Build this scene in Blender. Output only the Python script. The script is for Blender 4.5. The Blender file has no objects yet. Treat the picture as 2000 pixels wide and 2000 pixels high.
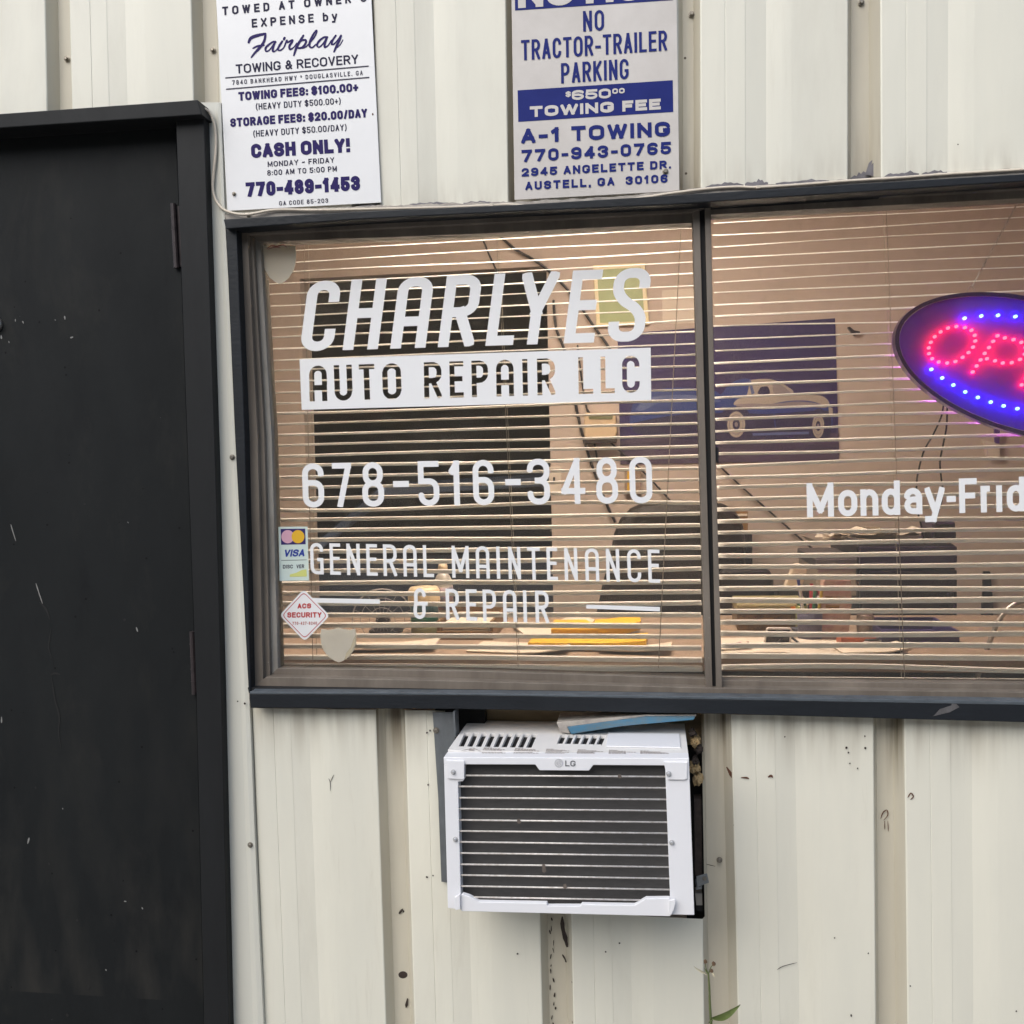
import bpy, math, random
import numpy as np
from mathutils import Vector, Matrix, noise as mnoise
random.seed(7)
scene = bpy.context.scene
COL = scene.collection

# ------------------------------------------------------------------ camera
F_PX, D, EYE = 1900.0, 2.05, 1.40
RW = np.array([[0.98954457, 0.02265609, 0.14243679],
               [-0.01570019, 0.99863726, -0.04977066],
               [-0.14337029, 0.047014, 0.98855179]])      # world(x right, y down, z into wall) -> camera
def w2b(v): return Vector((v[0], v[2], -v[1]))
cam = bpy.data.objects.new('camera', bpy.data.cameras.new('camera'))
COL.objects.link(cam)
rt, up, bk = w2b(RW[0]), -w2b(RW[1]), -w2b(RW[2])
cam.matrix_world = Matrix(((rt.x, up.x, bk.x, 0), (rt.y, up.y, bk.y, -D), (rt.z, up.z, bk.z, EYE), (0, 0, 0, 1)))
cam.data.sensor_width = 36
cam.data.lens = 36 * F_PX / 2000
cam.data.clip_start, cam.data.clip_end = 0.05, 500
scene.camera = cam
CAM = Vector((0, -D, EYE))
def at(px, py, Y):
    """photo pixel -> point of the building plane Y"""
    d = w2b(RW.T @ np.array([(px - 1000) / F_PX, (py - 1000) / F_PX, 1.0]))
    return CAM + d * ((Y + D) / d.y)

# ------------------------------------------------------------------ sky, sun, exposure
SUN = Vector((-0.50, -0.95, 0.95)).normalized()
w = bpy.data.worlds.new('World'); scene.world = w; w.use_nodes = True
nt = w.node_tree
sky = nt.nodes.new('ShaderNodeTexSky'); sky.sky_type = 'NISHITA'; sky.sun_disc = False
sky.sun_elevation = math.asin(SUN.z)
sky.sun_rotation = math.atan2(SUN.x, SUN.y)
sky.air_density, sky.dust_density, sky.ozone_density = 1.0, 1.5, 0.8
nt.links.new(sky.outputs[0], nt.nodes['Background'].inputs[0])
nt.nodes['Background'].inputs[1].default_value = 0.12
sl = bpy.data.lights.new('sun', 'SUN'); sl.energy = 1.5; sl.angle = math.radians(60); sl.color = (1, .97, .90)
so = bpy.data.objects.new('sun', sl); COL.objects.link(so)
so.rotation_euler = SUN.to_track_quat('Z', 'Y').to_euler()
scene.view_settings.view_transform = 'Standard'; scene.view_settings.look = 'None'
scene.view_settings.exposure = 0.86; scene.view_settings.gamma = 1
scene.cycles.max_bounces = 8; scene.cycles.transparent_max_bounces = 16
scene.cycles.sample_clamp_indirect = 6

# ------------------------------------------------------------------ materials
def mat(name, col, rough=.5, metal=0, var=0, vscale=6, stretch=1, bump=0, bscale=200, spec=.5, col2=None, emit=None, estr=0):
    m = bpy.data.materials.new(name); m.use_nodes = True
    n = m.node_tree; b = n.nodes['Principled BSDF']; L = n.links
    b.inputs['Base Color'].default_value = (*col, 1); b.inputs['Roughness'].default_value = rough
    b.inputs['Metallic'].default_value = metal; b.inputs['Specular IOR Level'].default_value = spec
    if emit:
        b.inputs['Emission Color'].default_value = (*emit, 1); b.inputs['Emission Strength'].default_value = estr
    if var or bump:
        tc = n.nodes.new('ShaderNodeNewGeometry'); mp = n.nodes.new('ShaderNodeMapping')
        mp.inputs['Scale'].default_value = (1, 1, 1 / stretch); L.new(tc.outputs['Position'], mp.inputs[0])
    if var:
        t = n.nodes.new('ShaderNodeTexNoise'); t.inputs['Scale'].default_value = vscale; t.inputs['Detail'].default_value = 6
        t.inputs['Roughness'].default_value = .65
        L.new(mp.outputs[0], t.inputs['Vector'])
        r = n.nodes.new('ShaderNodeValToRGB'); r.color_ramp.elements[0].position = .3; r.color_ramp.elements[1].position = .7
        c2 = col2 or tuple(c * (1 - var) for c in col)
        r.color_ramp.elements[0].color = (*c2, 1); r.color_ramp.elements[1].color = (*col, 1)
        L.new(t.outputs[0], r.inputs[0]); L.new(r.outputs[0], b.inputs['Base Color'])
        mr = n.nodes.new('ShaderNodeMapRange'); mr.inputs[3].default_value = min(1, rough + .12); mr.inputs[4].default_value = max(.03, rough - .08)
        L.new(t.outputs[0], mr.inputs[0]); L.new(mr.outputs[0], b.inputs['Roughness'])
    if bump:
        t2 = n.nodes.new('ShaderNodeTexNoise'); t2.inputs['Scale'].default_value = bscale; t2.inputs['Detail'].default_value = 4
        L.new(mp.outputs[0], t2.inputs['Vector'])
        bn = n.nodes.new('ShaderNodeBump'); bn.inputs['Strength'].default_value = bump; bn.inputs['Distance'].default_value = .002
        L.new(t2.outputs[0], bn.inputs['Height']); L.new(bn.outputs[0], b.inputs['Normal'])
    return m

def add_specks(m, col, scale=60, thr=.09, density=.35):
    """small dirt specks of their own shape over a paint"""
    n = m.node_tree; L = n.links; b = n.nodes['Principled BSDF']
    g = n.nodes.new('ShaderNodeNewGeometry')
    v = n.nodes.new('ShaderNodeTexVoronoi'); v.inputs['Scale'].default_value = scale
    L.new(g.outputs['Position'], v.inputs['Vector'])
    lt = n.nodes.new('ShaderNodeMath'); lt.operation = 'LESS_THAN'; lt.inputs[1].default_value = thr
    L.new(v.outputs['Distance'], lt.inputs[0])
    sx = n.nodes.new('ShaderNodeSeparateColor'); L.new(v.outputs['Color'], sx.inputs[0])
    l2 = n.nodes.new('ShaderNodeMath'); l2.operation = 'LESS_THAN'; l2.inputs[1].default_value = density
    L.new(sx.outputs[0], l2.inputs[0])
    mu = n.nodes.new('ShaderNodeMath'); mu.operation = 'MULTIPLY'; L.new(lt.outputs[0], mu.inputs[0]); L.new(l2.outputs[0], mu.inputs[1])
    mx = n.nodes.new('ShaderNodeMix'); mx.data_type = 'RGBA'
    L.new(mu.outputs[0], mx.inputs[0])
    src = b.inputs['Base Color']
    if src.is_linked: L.new(src.links[0].from_socket, mx.inputs[6])
    else: mx.inputs[6].default_value = src.default_value
    mx.inputs[7].default_value = (*col, 1)
    L.new(mx.outputs[2], src)
    return m

def add_grime(m, zs, depth, col, power=1.0, nscale=(9, 9, 1.2), up_=False):
    """grime that has run down from a ledge at height zs: streaky, of its own shape"""
    n = m.node_tree; L = n.links; b = n.nodes['Principled BSDF']
    g = n.nodes.new('ShaderNodeNewGeometry'); s = n.nodes.new('ShaderNodeSeparateXYZ'); L.new(g.outputs['Position'], s.inputs[0])
    mr = n.nodes.new('ShaderNodeMapRange'); mr.inputs[1].default_value = zs - depth if not up_ else zs + depth; mr.inputs[2].default_value = zs
    L.new(s.outputs['Z'], mr.inputs[0])
    mp = n.nodes.new('ShaderNodeMapping'); mp.inputs['Scale'].default_value = nscale; L.new(g.outputs['Position'], mp.inputs[0])
    t = n.nodes.new('ShaderNodeTexNoise'); t.inputs['Scale'].default_value = 2.2; t.inputs['Detail'].default_value = 5; L.new(mp.outputs[0], t.inputs['Vector'])
    r = n.nodes.new('ShaderNodeMapRange'); r.inputs[1].default_value = .42; r.inputs[2].default_value = .75; L.new(t.outputs[0], r.inputs[0])
    ab = n.nodes.new('ShaderNodeMath'); ab.operation = 'POWER'; ab.inputs[1].default_value = 1.6; L.new(mr.outputs[0], ab.inputs[0])
    mu = n.nodes.new('ShaderNodeMath'); mu.operation = 'MULTIPLY'; L.new(ab.outputs[0], mu.inputs[0]); L.new(r.outputs[0], mu.inputs[1])
    m2 = n.nodes.new('ShaderNodeMath'); m2.operation = 'MULTIPLY'; m2.inputs[1].default_value = power; m2.use_clamp = True; L.new(mu.outputs[0], m2.inputs[0])
    # nothing above the ledge
    gt = n.nodes.new('ShaderNodeMath'); gt.operation = 'GREATER_THAN' if up_ else 'LESS_THAN'; gt.inputs[1].default_value = zs + (-.02 if up_ else .02); L.new(s.outputs['Z'], gt.inputs[0])
    m3 = n.nodes.new('ShaderNodeMath'); m3.operation = 'MULTIPLY'; L.new(m2.outputs[0], m3.inputs[0]); L.new(gt.outputs[0], m3.inputs[1])
    mx = n.nodes.new('ShaderNodeMix'); mx.data_type = 'RGBA'; L.new(m3.outputs[0], mx.inputs[0])
    src = b.inputs['Base Color']
    if src.is_linked: L.new(src.links[0].from_socket, mx.inputs[6])
    else: mx.inputs[6].default_value = src.default_value
    mx.inputs[7].default_value = (*col, 1); L.new(mx.outputs[2], src)
    return m

def add_mottle(m, col, scale, stretch, amount, thr=.5):
    """soft uneven staining of its own shape"""
    n = m.node_tree; L = n.links; b = n.nodes['Principled BSDF']
    g = n.nodes.new('ShaderNodeNewGeometry'); mp = n.nodes.new('ShaderNodeMapping'); mp.inputs['Scale'].default_value = (1, 1, 1 / stretch); mp.inputs['Location'].default_value = (3.7, 1.2, .4)
    L.new(g.outputs['Position'], mp.inputs[0])
    t = n.nodes.new('ShaderNodeTexNoise'); t.inputs['Scale'].default_value = scale; t.inputs['Detail'].default_value = 8; t.inputs['Roughness'].default_value = .7; t.inputs['Distortion'].default_value = .4; L.new(mp.outputs[0], t.inputs['Vector'])
    r = n.nodes.new('ShaderNodeMapRange'); r.inputs[1].default_value = thr; r.inputs[2].default_value = thr + .2; r.inputs[4].default_value = amount; L.new(t.outputs[0], r.inputs[0])
    mx = n.nodes.new('ShaderNodeMix'); mx.data_type = 'RGBA'; L.new(r.outputs[0], mx.inputs[0]); src = b.inputs['Base Color']
    if src.is_linked: L.new(src.links[0].from_socket, mx.inputs[6])
    else: mx.inputs[6].default_value = src.default_value
    mx.inputs[7].default_value = (*col, 1); L.new(mx.outputs[2], src)
    return m

Z_SILL = at(1000, 1390, 0).z
Z_HEAD = at(1000, 404, 0).z
M = {}
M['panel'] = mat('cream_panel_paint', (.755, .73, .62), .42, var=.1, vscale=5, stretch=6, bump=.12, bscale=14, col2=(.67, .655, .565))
add_mottle(M['panel'], (.58, .55, .46), 4, 5, .5, .54)
add_mottle(M['panel'], (.50, .46, .37), 26, 14, .45, .6)
add_grime(M['panel'], Z_SILL, .16, (.22, .17, .11), .75, (14, 14, 1.0))
add_grime(M['panel'], Z_HEAD, .09, (.30, .25, .19), .7, (16, 16, 3), up_=True)
add_specks(M['panel'], (.13, .1, .07), 30, .045, .06)
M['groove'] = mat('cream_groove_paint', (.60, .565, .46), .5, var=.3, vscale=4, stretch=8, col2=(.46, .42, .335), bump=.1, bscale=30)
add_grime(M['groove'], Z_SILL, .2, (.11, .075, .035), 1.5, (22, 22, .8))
add_grime(M['groove'], Z_HEAD, .22, (.2, .15, .1), .9, (16, 16, 2), up_=True)
add_specks(M['groove'], (.1, .075, .05), 26, .07, .14)
M['strip'] = mat('cream_trim_paint', (.62, .615, .545), .42, var=.12, vscale=4, stretch=7, bump=.08, bscale=20)
add_specks(M['strip'], (.1, .08, .06), 24, .05, .1)
M['door'] = mat('charcoal_door_paint', (.0125, .0140, .0145), .62, var=.35, vscale=4, stretch=2.2, col2=(.0085, .0098, .0105), bump=.3, bscale=60, spec=.16)
add_mottle(M['door'], (.022, .022, .020), 5, 2, .8, .55)
add_mottle(M['door'], (.006, .0068, .008), 9, 3, .8, .56)
add_grime(M['door'], .2, 1.0, (.035, .033, .029), .7, (7, 7, 2.2), up_=True)
add_specks(M['door'], (.002, .002, .003), 34, .09, .22)
add_specks(M['door'], (.10, .10, .09), 21, .03, .06)
M['jamb'] = mat('charcoal_jamb_paint', (.017, .018, .019), .55, var=.3, vscale=7, stretch=4, bump=.3, bscale=70, spec=.2)
add_specks(M['jamb'], (.1, .1, .09), 25, .04, .08)
M['navy'] = mat('navy_black_trim_paint', (.0135, .0165, .021), .5, var=.35, vscale=9, stretch=.5, bump=.4, bscale=60, spec=.3)
add_specks(M['navy'], (.22, .21, .2), 40, .05, .1)
M['bronze'] = mat('bronze_aluminium', (.215, .182, .148), .5, .05, var=.4, vscale=12, stretch=5, col2=(.11, .09, .072), bump=.25, bscale=90)
add_specks(M['bronze'], (.28, .25, .22), 45, .06, .12)
M['bronze_pale'] = mat('weathered_bronze_bead', (.33, .31, .275), .6, .02, var=.5, vscale=20, stretch=4, col2=(.17, .155, .135), bump=.4, bscale=120)
M['gasket'] = mat('black_gasket', (.006, .006, .007), .7)
M['caulk'] = mat('old_caulk', (.5, .46, .4), .8, var=.4, vscale=40, col2=(.28, .25, .23), bump=.6, bscale=150)
M['peel'] = mat('bare_grey_patch', (.20, .19, .205), .7, var=.4, vscale=60)
M['sign_white'] = mat('sign_white_enamel', (.80, .80, .80), .3, var=.05, vscale=8)
M['sign_grey'] = mat('sign_dull_aluminium', (.60, .565, .53), .38, .0, var=.16, vscale=10, col2=(.52, .485, .45), bump=.1, bscale=40)
M['ink_violet'] = mat('violet_ink', (.020, .012, .10), .5, spec=.15)
M['ink_dark'] = mat('dark_ink', (.016, .015, .045), .5, spec=.15)
M['ink_grey'] = mat('grey_ink', (.06, .058, .085), .5, spec=.15)
M['ink_blue'] = mat('blue_ink', (.012, .022, .17), .5, var=.15, vscale=20, spec=.15)
M['vinyl'] = mat('white_vinyl', (.80, .80, .80), .4, var=.03, vscale=10)
M['screw'] = mat('weathered_screw', (.33, .3, .25), .4, .7, var=.5, vscale=300)
M['sill_highlight'] = mat('painted_sill_highlight', (.10, .118, .135), .55, var=.5, vscale=25, stretch=.2, col2=(.05, .06, .07))  # highlight of the lit sill top put into the colour, unevenly worn
M['zinc'] = mat('bright_screw', (.62, .62, .62), .35, .5, var=.2, vscale=300)
M['hinge'] = mat('rusty_hinge', (.05, .038, .04), .5, .2, var=.6, vscale=60, col2=(.02, .015, .016))
M['rust'] = mat('rust', (.13, .05, .025), .8, var=.5, vscale=90)
M['cable'] = mat('cream_cable', (.66, .58, .47), .5, var=.15, vscale=30)
M['ac_white'] = mat('ac_white_plastic', (.80, .80, .82), .32, var=.03, vscale=10)
M['ac_top'] = mat('ac_white_steel', (.80, .78, .75), .35, var=.08, vscale=14)
add_specks(M['ac_top'], (.2, .16, .12), 90, .06, .1)
M['coil'] = mat('dark_coil', (.075, .072, .070), .6, .2, var=.25, vscale=30, stretch=.3, bump=.2, bscale=300)
M['wire'] = mat('galvanised_wire', (.74, .71, .68), .35, .2, var=.25, vscale=120, col2=(.45, .40, .35))
M['black'] = mat('black_void', (.006, .006, .006), .8)
M['galv'] = mat('galvanised_steel', (.26, .28, .29), .4, .6, var=.4, vscale=14, stretch=3, col2=(.14, .15, .16))
M['ply'] = mat('tan_plywood', (.36, .27, .16), .75, var=.3, vscale=14, stretch=.2)
M['blue'] = mat('blue_foam_board', (.03, .19, .34), .6, var=.6, vscale=24, stretch=.3, col2=(.13, .17, .18))
M['foam'] = mat('yellowed_foam', (.42, .3, .15), .9, var=.5, vscale=60, bump=.8, bscale=120)
M['dark_wood'] = mat('dark_rotten_wood', (.05, .035, .028), .9, var=.6, vscale=50)
M['shield'] = mat('cream_sticker', (.74, .69, .58), .4, var=.15, vscale=14)
_t = M['shield'].node_tree; _a = _t.nodes.new('ShaderNodeBsdfTranslucent'); _a.inputs[0].default_value = (.8, .74, .6, 1); _m = _t.nodes.new('ShaderNodeMixShader'); _m.inputs[0].default_value = .4
_t.links.new(_t.nodes['Principled BSDF'].outputs[0], _m.inputs[1]); _t.links.new(_a.outputs[0], _m.inputs[2]); _t.links.new(_m.outputs[0], _t.nodes['Material Output'].inputs[0])
M['shield_edge'] = mat('yellowed_sticker_edge', (.45, .38, .26), .5)
M['red_ink'] = mat('red_ink', (.45, .03, .03), .4)
M['red_soft'] = mat('faded_red_ink', (.42, .12, .1), .5)
M['pink'] = mat('faded_pink', (.62, .36, .45), .4)
M['yellow'] = mat('faded_yellow', (.72, .42, .03), .4)
M['card_navy'] = mat('card_navy', (.03, .02, .13), .4)
M['card_pale'] = mat('card_pale', (.55, .66, .64), .35, var=.1, vscale=25, col2=(.62, .70, .62))
M['card_blue'] = mat('card_blue', (.015, .04, .28), .4)
M['lime'] = mat('faded_lime', (.6, .62, .2), .4)
M['slat'] = mat('cream_slat', (.90, .86, .79), .4, var=.1, vscale=9)
M['cord'] = mat('blind_cord', (.42, .36, .29), .7)
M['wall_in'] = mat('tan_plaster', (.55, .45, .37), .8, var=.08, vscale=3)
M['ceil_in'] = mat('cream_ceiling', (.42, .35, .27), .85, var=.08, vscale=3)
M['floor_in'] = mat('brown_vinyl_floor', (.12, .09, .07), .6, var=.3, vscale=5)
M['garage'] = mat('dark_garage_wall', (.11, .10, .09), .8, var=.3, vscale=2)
M['asphalt'] = mat('asphalt', (.055, .054, .052), .9, var=.3, vscale=8, bump=.6, bscale=150)
M['concrete'] = mat('worn_concrete', (.25, .235, .21), .85, var=.25, vscale=1.5, bump=.5, bscale=90)
M['leaf'] = mat('weed_leaf', (.15, .20, .06), .5, var=.3, vscale=60)
M['stem'] = mat('weed_stem', (.12, .15, .05), .6, var=.3, vscale=60)
M['bud'] = mat('brown_bud', (.13, .08, .045), .8)
M['dead_leaf'] = mat('dead_leaf', (.16, .13, .11), .9, var=.4, vscale=80)
M['petal'] = mat('pale_petal', (.6, .55, .4), .7)
M['woods'] = mat('far_foliage', (.035, .055, .022), .8, var=.6, vscale=1.2, col2=(.015, .028, .01))
M['desk'] = mat('counter_laminate', (.38, .27, .19), .5, var=.25, vscale=12, stretch=.2)
M['paper'] = mat('paper', (.72, .62, .5), .7, var=.08, vscale=20)
M['blackpl'] = mat('black_plastic', (.018, .016, .02), .4, var=.3, vscale=20)
M['leather'] = mat('black_leather', (.02, .017, .017), .35, var=.4, vscale=14, bump=.5, bscale=60)
M['silver'] = mat('silver_tube', (.5, .45, .4), .35, .8)

def glass_mat():
    m = bpy.data.materials.new('window_glass'); m.use_nodes = True
    n = m.node_tree; n.nodes.clear(); L = n.links
    o = n.nodes.new('ShaderNodeOutputMaterial'); mx = n.nodes.new('ShaderNodeMixShader')
    t = n.nodes.new('ShaderNodeBsdfTransparent'); t.inputs[0].default_value = (.93, .94, .925, 1)
    g = n.nodes.new('ShaderNodeBsdfGlossy'); g.inputs['Roughness'].default_value = .02
    f = n.nodes.new('ShaderNodeFresnel'); f.inputs[0].default_value = 1.5
    L.new(f.outputs[0], mx.inputs[0]); L.new(t.outputs[0], mx.inputs[1]); L.new(g.outputs[0], mx.inputs[2])
    # dried smears and dust on the pane
    d = n.nodes.new('ShaderNodeBsdfDiffuse'); d.inputs[0].default_value = (.45, .42, .36, 1)
    ge = n.nodes.new('ShaderNodeNewGeometry'); ns = n.nodes.new('ShaderNodeTexNoise'); ns.inputs['Scale'].default_value = 9; ns.inputs['Detail'].default_value = 7
    ns.inputs['Roughness'].default_value = .7
    L.new(ge.outputs['Position'], ns.inputs['Vector'])
    r = n.nodes.new('ShaderNodeMapRange'); r.inputs[1].default_value = .5; r.inputs[2].default_value = .85; r.inputs[3].default_value = .055; r.inputs[4].default_value = .15
    L.new(ns.outputs[0], r.inputs[0])
    m2 = n.nodes.new('ShaderNodeMixShader'); L.new(r.outputs[0], m2.inputs[0]); L.new(mx.outputs[0], m2.inputs[1]); L.new(d.outputs[0], m2.inputs[2])
    tl = n.nodes.new('ShaderNodeBsdfTranslucent'); tl.inputs[0].default_value = (.6, .58, .52, 1); dm = n.nodes.new('ShaderNodeMixShader'); dm.inputs[0].default_value = .5
    L.new(d.outputs[0], dm.inputs[1]); L.new(tl.outputs[0], dm.inputs[2]); L.new(dm.outputs[0], m2.inputs[2])    # dust scatters light both ways
    L.new(m2.outputs[0], o.inputs[0])
    return m
M['glass'] = glass_mat()

# ------------------------------------------------------------------ mesh helpers
class MB:
    def __init__(s): s.v = []; s.f = []; s.m = []
    def add(s, vs, fs, mi=0):
        o = len(s.v); s.v += [Vector(p) for p in vs]; s.f += [tuple(i + o for i in f) for f in fs]; s.m += [mi] * len(fs); return s
    def box(s, x0, x1, y0, y1, z0, z1, mi=0):
        return s.add([(x0, y0, z0), (x1, y0, z0), (x1, y1, z0), (x0, y1, z0), (x0, y0, z1), (x1, y0, z1), (x1, y1, z1), (x0, y1, z1)],
                     [(0, 1, 5, 4), (1, 2, 6, 5), (2, 3, 7, 6), (3, 0, 4, 7), (4, 5, 6, 7), (3, 2, 1, 0)], mi)
    def prism(s, pts, y0, y1, mi=0, back=None):
        """outline of photo pixels on plane y0 (front), pushed straight back to y1"""
        f = [at(px, py, y0) for px, py in pts]
        return s.prism3(f, y1, mi)
    def prism3(s, f, y1, mi=0):
        n = len(f)
        a = sum(f[i].x * f[(i + 1) % n].z - f[(i + 1) % n].x * f[i].z for i in range(n))
        if a < 0: f = f[::-1]
        b = [Vector((p.x, y1, p.z)) for p in f]
        fs = [tuple(range(n)), tuple(range(2 * n - 1, n - 1, -1))] + [(i, n + i, n + (i + 1) % n, (i + 1) % n) for i in range(n)]
        return s.add(f + b, fs, mi)
    def flat(s, pts, y, mi=0):
        f = [at(px, py, y) for px, py in pts]; n = len(f)
        a = sum(f[i].x * f[(i + 1) % n].z - f[(i + 1) % n].x * f[i].z for i in range(n))
        if a < 0: f = f[::-1]
        return s.add(f, [tuple(range(n))], mi)
    def tube(s, path, r, seg=8, mi=0, closed=False):
        P = [Vector(p) for p in path]; n = len(P)
        rs = r if isinstance(r, (list, tuple)) else [r] * n
        rings = []; ref = None
        for i, p in enumerate(P):
            t = (P[(i + 1) % n] - P[i - 1]) if closed or 0 < i < n - 1 else (P[1] - P[0] if i == 0 else P[-1] - P[-2])
            if t.length < 1e-9: t = Vector((0, 0, 1))
            t.normalize()
            if ref is None: ref = t.orthogonal()
            ref = (ref - t * ref.dot(t)); ref = ref.normalized() if ref.length > 1e-6 else t.orthogonal().normalized()
            b = t.cross(ref)
            rings.append([p + (ref * math.cos(2 * math.pi * k / seg) + b * math.sin(2 * math.pi * k / seg)) * rs[i] for k in range(seg)])
        vs = [q for rg in rings for q in rg]; fs = []
        for i in range(n if closed else n - 1):
            j = (i + 1) % n
            for k in range(seg): fs.append((i * seg + k, i * seg + (k + 1) % seg, j * seg + (k + 1) % seg, j * seg + k))
        if not closed: fs += [tuple(range(seg - 1, -1, -1)), tuple((n - 1) * seg + k for k in range(seg))]
        return s.add(vs, fs, mi)
    def lathe(s, c, prof, axis='z', seg=20, mi=0):
        """prof: (radius, height) pairs about the axis through c"""
        c = Vector(c); n = len(prof); vs = []
        for r, h in prof:
            for k in range(seg):
                a = 2 * math.pi * k / seg; u, v_ = r * math.cos(a), r * math.sin(a)
                vs.append(c + (Vector((u, v_, h)) if axis == 'z' else Vector((u, -h, v_))))
        fs = [(i * seg + k, i * seg + (k + 1) % seg, (i + 1) * seg + (k + 1) % seg, (i + 1) * seg + k) for i in range(n - 1) for k in range(seg)]
        fs += [tuple(range(seg - 1, -1, -1)), tuple((n - 1) * seg + k for k in range(seg))]
        return s.add(vs, fs, mi)
    def build(s, name, mats, parent=None, bevel=0, smooth=False):
        me = bpy.data.meshes.new(name)
        off = Vector((0, 0, 0)); p = parent
        while p is not None: off += p.location; p = p.parent
        me.from_pydata([v - off for v in s.v], [], s.f)
        for m_ in (mats if isinstance(mats, (list, tuple)) else [mats]): me.materials.append(M[m_] if isinstance(m_, str) else m_)
        me.polygons.foreach_set('material_index', s.m)
        if smooth: me.polygons.foreach_set('use_smooth', [True] * len(s.f))
        me.update()
        o = bpy.data.objects.new(name, me); COL.objects.link(o)
        if parent is not None: o.parent = parent
        if bevel:
            b = o.modifiers.new('bevel', 'BEVEL'); b.width = bevel; b.segments = 2; b.limit_method = 'ANGLE'
        return o

def tag(o, label, cat, group=None, kind=None):
    if label: o['label'] = label
    if cat: o['category'] = cat
    if group: o['group'] = group
    if kind: o['kind'] = kind
    return o
def thing(name, label, cat, loc=(0, 0, 0), group=None):
    o = bpy.data.objects.new(name, None); COL.objects.link(o); o.location = loc; o.empty_display_size = .05
    return tag(o, label, cat, group)
def struct(o): o['kind'] = 'structure'; return o
def lerp(a, b, t): return a + (b - a) * t
def smooth_path(pts, n=8):
    """Catmull-Rom through pixel or 3-D points"""
    P = [np.array(p, float) for p in pts]; out = []
    for i in range(len(P) - 1):
        p0, p1, p2, p3 = P[max(i - 1, 0)], P[i], P[i + 1], P[min(i + 2, len(P) - 1)]
        for k in range(n):
            t = k / n
            out.append(.5 * ((2 * p1) + (p2 - p0) * t + (2 * p0 - 5 * p1 + 4 * p2 - p3) * t * t + (3 * p1 - p0 - 3 * p2 + p3) * t ** 3))
    out.append(P[-1]); return out
def pxpath(pts, Y, n=8): return [at(p[0], p[1], Y) for p in smooth_path(pts, n)]

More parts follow.
